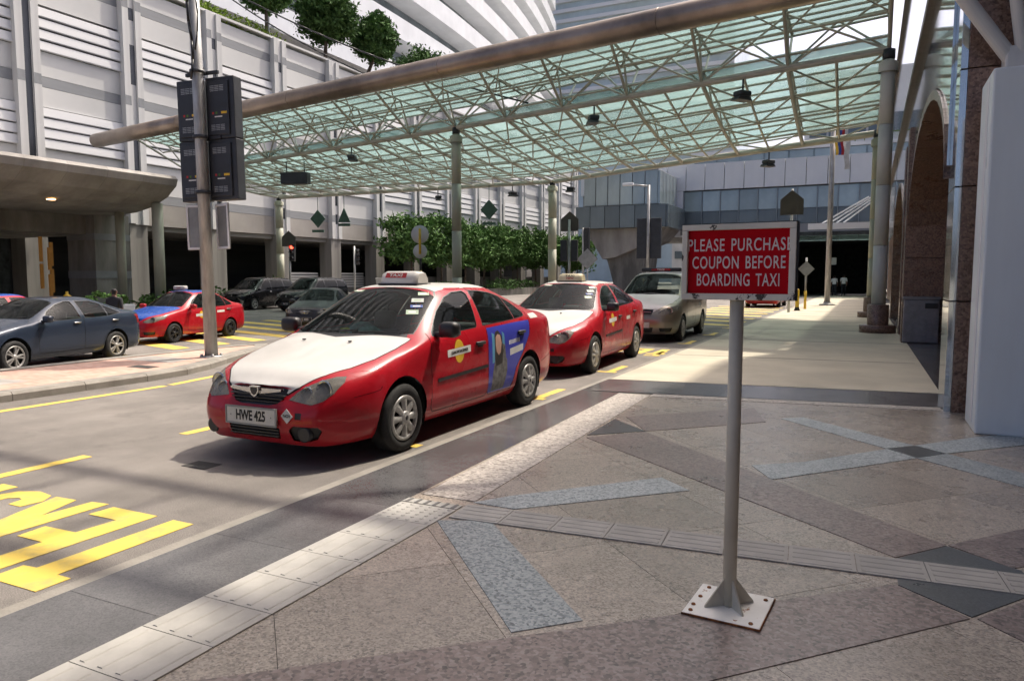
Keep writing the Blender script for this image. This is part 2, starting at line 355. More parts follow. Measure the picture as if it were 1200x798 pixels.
# ---- traffic island
isl = [(-9.60, -8), (-9.62, 7.4), (-9.72, 8.2), (-9.98, 8.9), (-10.35, 9.6), (-10.8, 10.5), (-11.3, 11.6), (-11.7, 12.0), (-12.05, 11.7), (-12.2, 10.8), (-12.25, 9), (-12.2, -8)]
def inset(poly, d):
    c = []; n = len(poly); ar = sum(poly[i][0] * poly[(i + 1) % n][1] - poly[(i + 1) % n][0] * poly[i][1] for i in range(n)); sg = 1 if ar > 0 else -1
    for i in range(n):
        p0, p1, p2 = Vector(poly[i - 1]), Vector(poly[i]), Vector(poly[(i + 1) % n])
        n1 = Vector((-(p1 - p0).y, (p1 - p0).x)).normalized() * sg; n2 = Vector((-(p2 - p1).y, (p2 - p1).x)).normalized() * sg
        nn = (n1 + n2).normalized(); c.append(tuple(p1 + nn * d / max(.4, nn.dot(n1))))
    return c
island = MB().prism(inset(isl, .28), 'z', -.01, .105).build('traffic_island', 'island_brick'); tag(island, kind='structure')
ins = inset(isl, .28)
for i in range(len(isl)):
    a, b, c, d = isl[i], isl[(i + 1) % len(isl)], ins[(i + 1) % len(isl)], ins[i]
    L_ = (Vector(b) - Vector(a)).length; n = max(1, int(L_ / .95))
    for k in range(n):
        t0, t1 = k / n + .004 / L_, (k + 1) / n - .004 / L_
        la = lambda p, q, t: (p[0] + (q[0] - p[0]) * t, p[1] + (q[1] - p[1]) * t)
        q = [la(a, b, t0), la(a, b, t1), la(d, c, t1), la(d, c, t0)]
        top = [la(q[0], q[3], .12), la(q[1], q[2], .12), q[2], q[3]]
        mb = MB(); mb.add([(*p, -.01) for p in q] + [(*q[0], .085), (*q[1], .085)] + [(*p, .118) for p in top],
                          [(0, 1, 5, 4), (4, 5, 7, 6), (6, 7, 8, 9), (1, 2, 8, 7, 5), (3, 0, 4, 6, 9), (2, 3, 9, 8)])
        if -3 < (q[0][1]) : mb.build('kerb_stone', 'kerb_stone', island)
sheet('grey_band', [(-11.6, 3.5), (-10.5, 3.5), (-10.5, 6.2), (-11.6, 6.2)], .1065, 'grey_paver', island, th=.004)
sheet('grey_band', [(-11.9, 8.6), (-10.6, 8.6), (-10.75, 9.2), (-11.9, 9.2)], .1065, 'grey_paver', island, th=.004)
sheet('drain_cover', [(-10.75, 7.9), (-10.25, 7.9), (-10.3, 8.15), (-10.8, 8.15)], .1095, 'joint', island, th=.004)

# ---- road paint
def paint(name, poly, label=None, z=.004): return sheet(name, poly, z, 'road_paint', road, th=.003)
paint('yellow_line', [(-9.05, -8), (-8.93, -8), (-8.95, 7.2), (-9.07, 7.2)])
for k, (x0, x1, y0, y1) in enumerate([(-9.08, -8.96, 7.3, 9.6)]): paint('yellow_line', [(x0, y0), (x1, y0), (x1 - .45, y1), (x0 - .45, y1)])
for y in (.95, 2.99, 5.03, 7.07, 9.1, 11.1, 13.2, 15.2, 17.2, 19.3, 21.3): paint('lane_dash', [(-6.12, y), (-6.0, y), (-6.0, y + 1.05), (-6.12, y + 1.05)])
TEK = {
    't': [[(-3.95, 3.18), (-3.77, 3.18), (-3.76, 2.31), (-3.65, 2.31), (-3.65, 2.13), (-4.04, 2.13), (-4.05, 2.31), (-3.95, 2.32)]],
    'e': [[(-4.11, 3.19), (-4.11, 2.11), (-4.54, 2.11), (-4.54, 2.29), (-4.31, 2.29), (-4.31, 2.57), (-4.55, 2.57), (-4.57, 2.75), (-4.29, 2.76), (-4.28, 3.02), (-4.55, 3.02), (-4.54, 3.19)]],
    'k': [[(-4.63, 3.22), (-4.63, 2.11), (-4.81, 2.11), (-4.81, 2.52), (-4.96, 2.11), (-5.16, 2.11), (-4.93, 2.63), (-5.12, 3.17), (-4.92, 3.18), (-4.80, 2.86), (-4.78, 3.2)]],
    'i': [[(-5.62, 3.2), (-5.62, 2.11), (-5.80, 2.11), (-5.80, 3.2)]],
}
def sarc():
    pts = []; cx, r = -5.35, .2
    outer = [(-5.12, 2.92), (-5.10, 3.06), (-5.18, 3.17), (-5.35, 3.2), (-5.5, 3.13), (-5.56, 2.96), (-5.53, 2.82), (-5.42, 2.70), (-5.31, 2.62), (-5.28, 2.50), (-5.30, 2.36), (-5.38, 2.30), (-5.45, 2.34), (-5.46, 2.42),
             (-5.58, 2.42), (-5.57, 2.26), (-5.48, 2.14), (-5.34, 2.11), (-5.2, 2.17), (-5.14, 2.36), (-5.15, 2.55), (-5.24, 2.68), (-5.36, 2.78), (-5.41, 2.90), (-5.40, 3.0), (-5.33, 3.04), (-5.27, 3.02), (-5.25, 2.92)]
    return outer
TEK['s'] = [sarc()]
for dy in (0, 12.4):
    for k, polys in TEK.items():
        for p in polys: paint('painted_letter', [(x, y + dy) for x, y in p])
for y in (5.55, 8.45, 11.4, 14.2, 17.1, 20.0, 22.9):
    paint('bay_mark', [(-3.98, y), (-3.66, y), (-3.66, y + .12), (-3.98, y + .12)])
    if y > 8: paint('bay_mark', [(-3.84, y + .13), (-3.72, y + .13), (-3.72, y + .95), (-3.84, y + .95)])
for k in range(8):   # yellow hatching beyond the rank
    y = 24 + k * 2.1; paint('hatch_stripe', [(-3.8, y), (-7.2, y + 1.3), (-7.2, y + 1.95), (-3.8, y + .65)])
for k in range(9):   # yellow box hatching on the far carriageway
    y = 13.0 + k * 1.4; paint('hatch_stripe', [(-16.4, y + .4), (-24, y + 2.8), (-24, y + 3.35), (-16.4, y + .95)], z=-.343)
paint('yellow_line', [(-15.6, 11.0), (-14.6, 13.6), (-14.75, 13.6), (-15.75, 11.0)], z=-.343)
paint('yellow_line', [(-16.6, 11.9), (-14.8, 11.5), (-14.8, 11.62), (-16.6, 12.02)], z=-.338)
# oil spots / a small patch cover
sheet('drain_cover', [(-5.05, 4.16), (-4.78, 4.16), (-4.78, 4.34), (-5.05, 4.34)], .0042, 'joint', road, th=.003)
# ---------------------------------------------------------------- more materials
mat('panel_pale', (.60, .60, .585), .55, var=.07, scale=.5, stretch=(1, 1, .35), object_var=.04)
mat('panel_stripe', (.26, .27, .28), .6, var=.08, scale=.8)
mat('louvre_white', (.66, .665, .67), .45, var=.05, scale=1, stretch=(1, .3, 1))
mat('slot_dark', (.05, .055, .065), .25, var=.2)
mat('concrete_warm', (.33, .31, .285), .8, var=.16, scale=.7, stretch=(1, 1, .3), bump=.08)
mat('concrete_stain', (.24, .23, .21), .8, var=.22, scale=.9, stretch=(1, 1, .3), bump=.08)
mat('void_shade', (.05, .055, .055), .9, var=.3)  # near-black colour puts the shade of deep recesses into their walls
mat('steel_paint', (.46, .44, .38), .5, var=.15, scale=2)
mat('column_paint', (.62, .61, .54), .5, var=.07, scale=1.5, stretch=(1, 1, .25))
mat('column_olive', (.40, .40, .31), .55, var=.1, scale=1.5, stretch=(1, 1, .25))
mat('tube_bronze', (.34, .27, .22), .32, metal=.55, var=.25, scale=.5, fac=(.3, .7))
mat('white_band', (.78, .80, .83), .5, var=.04, scale=.3)
mat('white_gloss', (.70, .73, .76), .25, var=.03, scale=.6)
mat('beige_soffit', (.44, .41, .37), .8, var=.06, scale=.3)
mat('curtain_glass', (.30, .36, .37), .12, metal=.3, var=.2, scale=.25, object_var=.2)
mat('curtain_dark', (.13, .16, .175), .2, metal=.3, var=.15, scale=.3, object_var=.15)
mat('mullion', (.22, .25, .27), .4, metal=.4)
mat('mirror_glass', (.52, .56, .56), .06, metal=.85, var=.06, scale=1.5, object_var=.06)
mat('brown_trim', (.09, .06, .045), .4, metal=.2)
mat('leaf_dark', (.10, .19, .06), .75, spec=.15, var=.3, scale=2, object_var=.12)
mat('leaf_mid', (.10, .19, .055), .75, spec=.12, var=.3, scale=2, object_var=.12)
mat('leaf_bright', (.2, .3, .04), .7, spec=.15, var=.25, scale=3)
mat('bark', (.16, .12, .09), .9, var=.25, scale=8, bump=.3)
mat('steel_galv', (.42, .42, .41), .45, metal=.45, var=.2, scale=7, stretch=(1, 1, .2))
mat('black_plastic', (.022, .023, .025), .4, var=.2, scale=5)
mat('black_metal', (.028, .032, .04), .5, var=.15, scale=3)
mat('sign_back', (.30, .31, .31), .45, metal=.4, var=.1, scale=3)
mat('sign_brown_back', (.07, .062, .05), .6, var=.1)
mat('lamp_warm', (1, .6, .25), .5, emit=(1, .55, .2, 6))
mat('signal_red', (.8, .05, .03), .4, emit=(1, .06, .03, 4))
mat('yellow_paint', (.72, .47, .04), .5, var=.12, scale=6)
mat('green_sign', (.05, .10, .075), .6, var=.1)
# translucent green roof glass
def roof_glass():
    m = bpy.data.materials.new('roof_glass'); m.use_nodes = True; t = m.node_tree; L = t.links.new; b = t.nodes['Principled BSDF']
    tr = t.nodes.new('ShaderNodeBsdfTransparent'); tr.inputs[0].default_value = (.74, .84, .84, 1)
    tl = t.nodes.new('ShaderNodeBsdfTranslucent'); 
    n = node(t, 'ShaderNodeTexNoise', Scale=.6, Detail=6); tc = t.nodes.new('ShaderNodeTexCoord'); L(tc.outputs['Object'], n.inputs['Vector'])
    cr = t.nodes.new('ShaderNodeValToRGB'); cr.color_ramp.elements[0].color = (.20, .28, .27, 1); cr.color_ramp.elements[1].color = (.42, .52, .505, 1); L(n.outputs['Fac'], cr.inputs[0])
    oi = t.nodes.new('ShaderNodeObjectInfo'); mr = node(t, 'ShaderNodeMapRange'); L(oi.outputs['Random'], mr.inputs[0]); mr.inputs['To Min'].default_value = .8; mr.inputs['To Max'].default_value = 1.15
    vm = node(t, 'ShaderNodeVectorMath', operation='SCALE'); L(cr.outputs[0], vm.inputs[0]); L(mr.outputs[0], vm.inputs['Scale']); L(vm.outputs[0], tl.inputs[0])
    mx = t.nodes.new('ShaderNodeMixShader'); mx.inputs[0].default_value = .48; L(tr.outputs[0], mx.inputs[1]); L(tl.outputs[0], mx.inputs[2])
    gl = node(t, 'ShaderNodeBsdfGlossy', Roughness=.08); gl.inputs[0].default_value = (.8, .9, .9, 1)
    m2 = t.nodes.new('ShaderNodeMixShader'); m2.inputs[0].default_value = .08; L(mx.outputs[0], m2.inputs[1]); L(gl.outputs[0], m2.inputs[2])
    L(m2.outputs[0], t.nodes['Material Output'].inputs[0]); M['roof_glass'] = m
roof_glass()

# ---------------------------------------------------------------- car park building across the road (facade plane X = -40)
FX = -40.0; BAY = 6.1; PY = [24.3 + BAY * k for k in range(-2, 14)]
cp = thing('car_park_building', 'pale grey car park block with horizontal louvres and paired pilasters across the road', 'building', (FX, 40, 0))
cp_in = (FX - 0, 40, 0)
def cpb(name, x0, x1, y0, y1, z0, z1, m): 
    return brick(name, ((x0 + x1) / 2 - FX, (y0 + y1) / 2 - 40, (z0 + z1) / 2), (x1 - x0, y1 - y0, z1 - z0), m, cp)
louv = MB().prism([(0, .02), (.15, .02), (.17, .06), (.12, .50), (0, .515)], 'y', -.5, .5).mesh('slat'); louv.materials.append(M['louvre_white'])
y0, y1 = PY[0] - 3, PY[-1] + 3
cpb('core_wall', FX - 14, FX - .3, y0, y1, 4.7, 18.6, 'slot_dark')  # near-black colour stands in for the shadow gaps between the slats
for k, py in enumerate(PY):
    # pilaster: two ribs with a recessed slot between
    cpb('pilaster_rib', FX - .2, FX + .42, py - .62, py - .22, 4.7 if k > 4 else 4.75, 18.9, 'panel_pale')
    cpb('pilaster_rib', FX - .2, FX + .42, py + .22, py + .62, 4.7, 18.9, 'panel_pale')
    cpb('slot_panel', FX - .25, FX + .30, py - .22, py + .22, 4.7, 18.88, 'panel_pale')
    for za, zb in ((16.6, 17.3), (12.9, 15.2), (5.9, 6.7), (7.4, 10.2)) if k != 2 else ((4.9, 18.2),):
        cpb('slot_window', FX - .2, FX + .304, py - .19, py + .19, za, zb, 'slot_dark')
    for zs in (6.05, 11.65, 17.2): cpb('stripe_band', FX - .2, FX + .423, py - .617, py - .222, zs, zs + .55, 'panel_stripe'); cpb('stripe_band', FX - .2, FX + .423, py + .222, py + .617, zs, zs + .55, 'panel_stripe')
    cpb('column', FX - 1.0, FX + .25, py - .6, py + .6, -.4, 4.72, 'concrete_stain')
    if k == len(PY) - 1: break
    a, b = py + .62, PY[k + 1] - .62
    for za, zb, m in ((4.7, 6.05, 'concrete_warm'), (6.05, 6.6, 'panel_stripe'), (6.6, 8.4, 'panel_pale'), (10.6, 11.65, 'panel_pale'), (11.65, 12.2, 'panel_stripe'), (12.2, 13.5, 'panel_pale'),
                      (15.9, 17.2, 'panel_pale'), (17.2, 17.75, 'panel_stripe'), (17.75, 18.7, 'panel_pale')):
        cpb('facade_panel', FX - .25, FX, a, b, za + .01, zb - .01, m)
    for z in [8.4 + .55 * i for i in range(4)] + [13.5 + .58 * i for i in range(4)]:
        inst('slat', louv, cp, (0, (a + b) / 2 - 40, z), (0, 0, 0), (1, b - a, 1.0))
cpb('parapet_coping', FX - .4, FX + .2, y0, y1, 18.9, 19.05, 'panel_pale')
cpb('ground_floor_wall', FX - 14, FX - 9, y0, y1, -.4, 4.7, 'void_shade')
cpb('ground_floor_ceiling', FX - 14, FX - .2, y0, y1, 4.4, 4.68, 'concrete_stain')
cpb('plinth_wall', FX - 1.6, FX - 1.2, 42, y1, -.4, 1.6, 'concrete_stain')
for k in range(7, 9):   # vent louvres in the ground storey
    for i in range(6): cpb('vent_blade', FX - 1.2, FX - 1.05, PY[k - 2] + .8, PY[k - 1] - .8, .7 + i * .22, .83 + i * .22, 'panel_pale')
# planted parapet with clipped trees on the roof edge
def leaf_cloud(mb, c, rad, n, size, seed, squash=1.0, cube=0.0, shell=.35):
    rnd = random.Random(seed); c = Vector(c); clumps = []
    nc = max(6, n // 60)
    for i in range(nc):
        d = Vector((rnd.gauss(0, 1), rnd.gauss(0, 1), rnd.gauss(0, 1))).normalized()
        if cube: mxx = max(abs(d.x), abs(d.y), abs(d.z)); d = d * (1 - cube) + d / mxx * cube
        clumps.append(d * (shell + (1 - shell) * rnd.random() ** .6))
    for i in range(n):
        k = clumps[rnd.randrange(nc)]; p = k + Vector((rnd.gauss(0, .15), rnd.gauss(0, .15), rnd.gauss(0, .13)))
        p = Vector((p.x * rad[0], p.y * rad[1], p.z * rad[2])) + c
        nrm = Vector((rnd.gauss(0, .7), rnd.gauss(0, .7), rnd.gauss(.5, .6))).normalized(); u = nrm.orthogonal().normalized(); a = rnd.random() * 6.28
        u2 = u * math.cos(a) + nrm.cross(u) * math.sin(a); v2 = nrm.cross(u2); s = size * (.6 + .8 * rnd.random())
        o = len(mb.v); mb.v += [tuple(p - u2 * s), tuple(p - v2 * s * .45), tuple(p + u2 * s - nrm * s * .2), tuple(p + v2 * s * .45)]; mb.f.append((o, o + 1, o + 2, o + 3)); mb.smooth.append(False)
def tree(label, loc, h, trunk_h, rad, n, size, seed, m='leaf_dark', group=None, lean=0, cube=0., name='clipped_tree', r=.12, czf=None):
    t = thing(name, label, 'tree', loc, 0, group); mb = MB(); rnd = random.Random(seed)
    top = (lean, 0, trunk_h)
    mid = (lean * .3 + rnd.uniform(-.05, .05), rnd.uniform(-.08, .08), trunk_h * .5)
    mb.tube((0, 0, -.1), mid, r, r * .8, 8); mb.tube(mid, top, r * .8, r * .6, 8)
    for i in range(6):
        a = i * 1.05 + rnd.random(); mb.tube(top, (lean + math.cos(a) * rad[0] * .6, math.sin(a) * rad[1] * .6, trunk_h + rad[2] * (.5 + .6 * rnd.random())), r * .45, r * .15, 6)
    mb.build('trunk', 'bark', t); cr = MB(); leaf_cloud(cr, (lean, 0, trunk_h + rad[2] * .85), rad, n, size, seed, cube=cube); cr.build('crown', m, t); return t
roof_trees = [((-41.5, 43.3, 18.9), 2.9, (1.7, 1.7, 1.6), 'leftmost round clipped tree on the car park roof edge', 0, 0), ((-41.5, 50.0, 18.9), 2.6, (2.1, 2.2, 1.9), 'largest round clipped tree on the car park roof edge', .1, .2),
              ((-41.5, 55.6, 18.9), 2.3, (1.7, 1.7, 1.9), 'leaning dark clipped tree on the roof edge beside the box shaped one', .9, .2), ((-41.5, 65.2, 18.9), 1.6, (2.3, 3.0, 1.9), 'box shaped clipped tree on the roof edge just above the bronze tube', 0, .8)]
for i, (l, th_, rad, lab, lean, cube) in enumerate(roof_trees): tree(lab, l, 6, th_, rad, 10000, .2, 40 + i, 'leaf_dark', 'clipped trees on the car park roof', lean, cube, r=.2)
hb = MB(); leaf_cloud(hb, (-40.8, 36, 19.3), (.7, 7.2, .55), 5000, .12, 5, cube=.8); o = hb.build('roof_hedge', 'leaf_bright'); tag(o, 'bright green low hedge along the car park parapet', 'hedge')
# camera and mast on the roof edge
t = thing('roof_lamp_post', 'thin grey mast with a small floodlight on the car park roof edge', 'lamp', (-40.6, 42.6, 19)); rod('pole', (0, 0, 0), (0, 0, 1.7), .06, 'steel_galv', t); MB().bbox(-.2, .2, .3, 1.0, .9, 1.15, .04).build('lamp_head', 'white_band', t); rod('arm', (0, 0, .9), (0, .4, 1.0), .04, 'steel_galv', t)

# ---------------------------------------------------------------- tower with white curved floor bands behind it
tw = thing('banded_tower', 'tall white building with sweeping curved floor bands above the roof trees', 'building', (-60, 100, 0))
def curve_x(y): return -58 - .0011 * max(0, y - 60) ** 2
ys = [8 + 6 * i for i in range(31)]
def swept(prof, ys, off=(60, -100)):
    mb = MB(); n = len(prof)
    for y in ys:
        cx = curve_x(y)
        for dx, z in prof: mb.v.append((cx + dx + off[0], y + off[1], z))
    for i in range(len(ys) - 1):
        for k in range(n): mb.f.append((i * n + k, i * n + (k + 1) % n, (i + 1) * n + (k + 1) % n, (i + 1) * n + k)); mb.smooth.append(False)
    mb.f += [tuple(range(n)), tuple((len(ys) - 1) * n + k for k in range(n - 1, -1, -1))]; mb.smooth += [False, False]
    return mb
swept([(-22, 24), (0, 24.5), (0, 26.2), (-22, 26.2)], ys).build('base_slab', 'beige_soffit', tw)
for k in range(17):  # upper floors out of view, added to reflect as stripes in the windscreen
    z = 27.6 + 6.4 * k; sh = -.3 * k
    swept([(sh - 7, z - .3), (sh, z + .2), (sh, z + 3.0), (sh - .5, z + 3.0), (sh - 7, z + 2.4)], ys).build('floor_band', 'white_band', tw)
    swept([(sh - 3.6, z + 2.5), (sh - 3.4, z + 2.5), (sh - 3.4, z + 6.2), (sh - 3.6, z + 6.2)], ys).build('glazing_strip', 'curtain_dark', tw)
    swept([(sh - 3.4, z + 4.4), (sh - 3.2, z + 4.4), (sh - 3.2, z + 4.8), (sh - 3.4, z + 4.8)], ys).build('glazing_rail', 'panel_stripe', tw)
gt = thing('glass_tower', 'blue glass tower with slanting fins at the top of the picture', 'building', (-60, 230, 0))
mat('tower_glass', (.50, .60, .63), .2, metal=.1, var=.1, scale=.1)
MB().box(-40, 22, 0, 30, 0, 150).build('glass_wall', 'tower_glass', gt)
for i in range(26): brick('fin', (-9, -.5, 62 + i * 3.2), (62, .9, 1.1), 'white_gloss', gt)

# ---------------------------------------------------------------- concrete porch roof on the left, curved soffit
po = thing('concrete_porch', 'low concrete porch roof with a curved soffit and recessed lamps on the left', 'canopy', (-28, 16, 0))
prof = [(-16, 6.0), (-.15, 6.05), (0, 5.9), (-.1, 5.62), (-.7, 5.15), (-1.6, 4.78), (-2.8, 4.55), (-4.5, 4.45), (-16, 4.45)]
mb = MB(); pys = [-14 + 1.2 * i for i in range(29)] ; ye = 19.6
pys = [-14 + 1.65 * i for i in range(13)] + [7.5]
for i in range(len(pys) - 1):
    m = MB().prism(prof, 'y', pys[i] + .004, pys[i + 1] - .004); m.build('soffit_panel', 'concrete_warm', po)
MB().box(-16, -.6, -14, 7.3, 6.0, 6.12).build('roof_slab', 'concrete_warm', po)
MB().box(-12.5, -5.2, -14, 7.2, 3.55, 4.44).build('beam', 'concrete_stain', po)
for k, yy in enumerate((-3.2, .2, 3.0)):
    MB().lathe([(0, -.02), (.16, -.02), (.17, 0)], 16, (-2.0, yy, 4.70)).build('recessed_lamp', 'lamp_warm', po)
for (xx, yy, r, m) in ((-1.3, 7.4, .24, 'column_olive'), (-3.2, 6.9, .2, 'column_olive')): MB().tube((xx, yy, -.4), (xx, yy, 4.9), r, n=20).build('column', m, po)
MB().box(-6.6, -4.6, 6.6, 8.4, -.4, 4.5).build('pier', 'concrete_stain', po); MB().box(-6.62, -4.58, 6.58, 8.42, 1.5, 1.85).build('pier_band', 'panel_stripe', po); MB().box(-6.62, -4.58, 6.58, 8.42, 3.3, 3.6).build('pier_band', 'panel_stripe', po)
MB().box(-8.6, -7.4, -6, -4.8, -.4, 4.4).build('pier', 'concrete_stain', po)
MB().box(-16, -15.5, -14, 9, -.4, 4.4).build('lobby_wall', 'void_shade', po)
MB().box(-12.9, -6.2, -1.2, 2.2, 3.3, 3.42).build('timber_soffit', 'beige_soffit', po)
lp = thing('lobby_light', 'amber vertical light feature glowing in the dark lobby at far left', 'lamp', (-36, 22.6, 0))
for i in range(3):
    for j in range(2): MB().bbox(-.06, .06, -.5 + .2 * i + .3 * (i == 1), -.36 + .2 * i + .3 * (i == 1), 1.0 + j * 1.3 - .2 * i, 2.2 + j * 1.3 - .25 * i, .02).build('light_tube', mat('lamp_amber%d%d' % (i, j), (.22, .11, .03), .5, emit=(1, .45, .1, .04)), lp)

# ---------------------------------------------------------------- bridge building closing the street
fb = thing('bridge_building', 'white and glass bridge building spanning the far end of the street', 'building', (0, 80, 0))
MB().box(-30, 14, .8, 16, 5.9, 13.6).build('core', 'panel_stripe', fb)
x = -30.0
for i in range(22):
    brick('white_panel', (x + .98, .35, 12.15), (1.94, .7, 2.75), 'white_gloss', fb); x += 2.0
for i in range(17):
    brick('glass_pane', (-18.2 + .93 + i * 1.9, .5, 9.6), (1.8, .4, 2.1), 'curtain_glass', fb); brick('glass_pane', (-18.2 + .93 + i * 1.9, .5, 7.75), (1.8, .4, 1.5), 'curtain_dark', fb)
    brick('mullion', (-18.2 - .02 + i * 1.9, .4, 8.9), (.09, .5, 3.8), 'mullion', fb)
brick('spandrel', (-2, .35, 6.5), (33, .8, .9), 'panel_stripe', fb)
MB().box(-19.2, -18.3, .0, 1, 5.9, 10.75).build('white_pier', 'white_band', fb)
# projecting glass box on a raking pier
gb = thing('glass_box', 'grey glass box projecting from the bridge building on a raking concrete pier', 'building', (-27, 72, 0))
MB().box(.3, 8.0, .3, 8, 6.6, 12.2).build('core', 'panel_stripe', gb)
for i in range(6): brick('glass_pane', (.35 + .64 + i * 1.28, .1, 10.4), (1.2, .25, 3.2), 'curtain_glass', gb); brick('grey_panel', (-.4 + .78 + i * 1.56, -.1, 7.6), (1.5, .5, 2.2), 'curtain_dark', gb)
for i in range(5): brick('glass_pane', (8.1, .8 + i * 1.4, 10.4), (.25, 1.32, 3.2), 'curtain_glass', gb); brick('grey_panel', (8.9, .6 + i * 1.5, 7.6), (.4, 1.44, 2.2), 'curtain_dark', gb)
MB().prism([(.3, 6.5), (8.6, 6.5), (7.6, 5.3), (3.6, 3.6), (2.2, 3.4)], 'y', .6, 7).build('raking_pier', 'concrete_warm', gb)
MB().prism([(2.4, 3.5), (6.6, 4.9), (6.0, 0), (3.4, 0)], 'y', 1.4, 6.4).build('pier_stem', 'concrete_stain', gb)
# block behind, stepped glass and white
bb = thing('rear_block', 'pale glass office block rising behind the bridge building', 'building', (0, 112, 0))
MB().box(-24, 6, 0, 20, 0, 19.5).build('lower_wall', 'curtain_glass', bb); MB().box(-9, 16, 2, 20, 19.5, 30).build('upper_wall', 'white_band', bb)
for i in range(9): brick('pane', (-22.3 + i * 3.3, -.15, 18.2), (3.1, .3, 2.2), 'curtain_glass', bb)
for i in range(5): brick('pane', (-7.2 + i * 2.5, 1.9, 22.5), (2.2, .25, 2.6), 'curtain_dark', bb)
MB().box(-24.5, 6.5, -.4, 0.3, 19.4, 19.9).build('coping', 'white_band', bb); rod('rail', (-3.5, -.4, 20.9), (3.5, -.4, 20.9), .06, 'leaf_bright', bb)
for i in range(7): rod('rail_post', (-3.5 + i * 1.15, -.4, 19.9), (-3.5 + i * 1.15, -.4, 20.9), .05, 'leaf_bright', bb)
hz = thing('distant_block', 'hazy pale block seen under the bridge building', 'building', (-14, 165, 0)); MB().box(-26, 22, 0, 10, 0, 11).build('wall', 'panel_pale', hz)
for i in range(12): brick('window_strip', (-24 + i * 4, -.1, 6.5), (2.6, .3, 1.6), 'curtain_dark', hz)
# underpass at the end of the walkway with a glass awning
up = thing('underpass', 'dark underpass at the end of the walkway under a green glass awning', 'building', (-3, 62, 0))
MB().box(-3.6, -3.3, 4, 24, 0, 5.2).build('side_wall', 'void_shade', up); MB().box(3.4, 3.7, 0, 24, 0, 5.2).build('side_wall', 'granite_brown', up)
MB().box(-3.6, 3.7, 20, 24, 0, 5.2).build('end_wall', 'void_shade', up); MB().box(-3.6, 3.7, 4, 24, 4.6, 5.3).build('ceiling', 'void_shade', up)
for i in range(5): MB().prism([(0, 4.35), (3.8, 4.9), (3.8, 4.96), (0, 4.41)], 'x', -3.2 + i * 1.34, -3.2 + i * 1.34 + 1.3).build('awning_pane', 'roof_glass', up)
MB().box(-1.4, 3.6, -.1, .3, 5.25, 5.7).build('white_beam', 'white_band', up)
for i in range(4): rod('stay_cable', (-.4 + i * .5, .1, 5.7), (2.8 + i * .25, .1, 7.6), .05, 'white_band', up)
rod('mast', (3.3, .2, 0), (3.3, .2, 8.2), .12, 'white_band', up)
MB().bbox(-.3, .5, 6.0, 6.1, 2.6, 3.2, .02).build('hanging_sign', 'panel_pale', up)
# ---------------------------------------------------------------- mall building on the right (facade plane X = 0.8)
ml = thing('mall_building', 'brown granite and mirror glass building with arched openings on the right', 'building', (0, 0, 0))
def archpoly(y0, y1, zs, za, n=18):
    yc, a = (y0 + y1) / 2, (y1 - y0) / 2
    return [(yc - a * math.cos(math.pi * i / n), zs + (za - zs) * math.sin(math.pi * i / n)) for i in range(n + 1)]
def arch_bay(y0, y1, zs, za, ztop, ypad0, ypad1, x0=.8, x1=1.25, soffit=1.1):
    ar = archpoly(y0, y1, zs, za)
    # face split in strips so every piece stays simple
    for i in range(len(ar) - 1):
        (ya, z_a), (yb, z_b) = ar[i], ar[i + 1]
        if yb - ya > 1e-4: MB().prism([(ya, z_a), (yb, z_b), (yb, ztop), (ya, ztop)], 'x', x0, x1).build('mirror_panel', 'mirror_glass', ml)
    mb = MB(); n = len(ar)
    for y, z in ar: mb.v += [(x0 - .03, y, z - .02), (x0 + soffit, y, z - .02), (x0 + soffit, y, z - .16), (x0 - .03, y, z - .16)]
    for i in range(n - 1):
        for k in range(4): mb.f.append((i * 4 + k, i * 4 + (k + 1) % 4, (i + 1) * 4 + (k + 1) % 4, (i + 1) * 4 + k)); mb.smooth.append(False)
    mb.build('arch_ring', 'granite_brown', ml)
arch_bay(10.45, 19.6, 2.9, 4.55, 5.95, 0, 0)
arch_bay(23.2, 31.2, 2.9, 4.55, 5.95, 0, 0)
# granite pier, course by course, with polished side
for i in range(13):
    z0 = i * 1.28; MB().bbox(.905, 1.95, 9.66, 10.42, z0 + .004, z0 + 1.272, .006).build('granite_block', 'granite_brown', ml)
    MB().bbox(.83, .903, 9.68, 10.42, z0 + .004, z0 + 1.272, .004).build('mirror_panel', 'mirror_glass', ml)
for i in range(5):
    z0 = i * 1.0; MB().bbox(.74, 3.0, 19.62, 20.3, z0 + .004, z0 + .995, .006).build('granite_block', 'granite_brown', ml); MB().bbox(.78, 1.9, 22.4, 23.15, z0 + .004, z0 + .995, .006).build('granite_block', 'granite_brown', ml)
for i in range(5): MB().bbox(.78, 1.9, 31.25, 32.2, i * 1.0 + .004, i * 1.0 + .995, .006).build('granite_block', 'granite_brown', ml)
MB().box(3.0, 3.4, 8.9, 34, .014, 5.2).build('recess_wall', 'granite_brown', ml); MB().box(.9, 3.0, 10.45, 34, 5.12, 5.3).build('recess_ceiling', 'beige_soffit', ml)
MB().box(1.05, 3.0, 20.3, 22.4, 0, 5.1).build('infill_wall', 'granite_brown', ml); MB().box(.8, 1.2, 20.3, 23.2, 3.1, 5.95).build('mirror_panel', 'mirror_glass', ml); MB().box(.8, 1.2, 19.6, 20.3, 5.0, 5.95).build('mirror_panel', 'mirror_glass', ml)
MB().box(1.25, 1.6, 31.2, 61, 0, 5.95).build('rear_wall', 'granite_brown', ml); MB().box(.79, 1.25, 31.2, 61, 3.2, 5.95).build('mirror_panel', 'mirror_glass', ml)
MB().box(.70, 1.3, 10.43, 61, 5.96, 6.12).build('cornice', 'brown_trim', ml); MB().box(.70, 1.3, 10.43, 61, 10.2, 10.38).build('cornice', 'brown_trim', ml)
y = 10.45
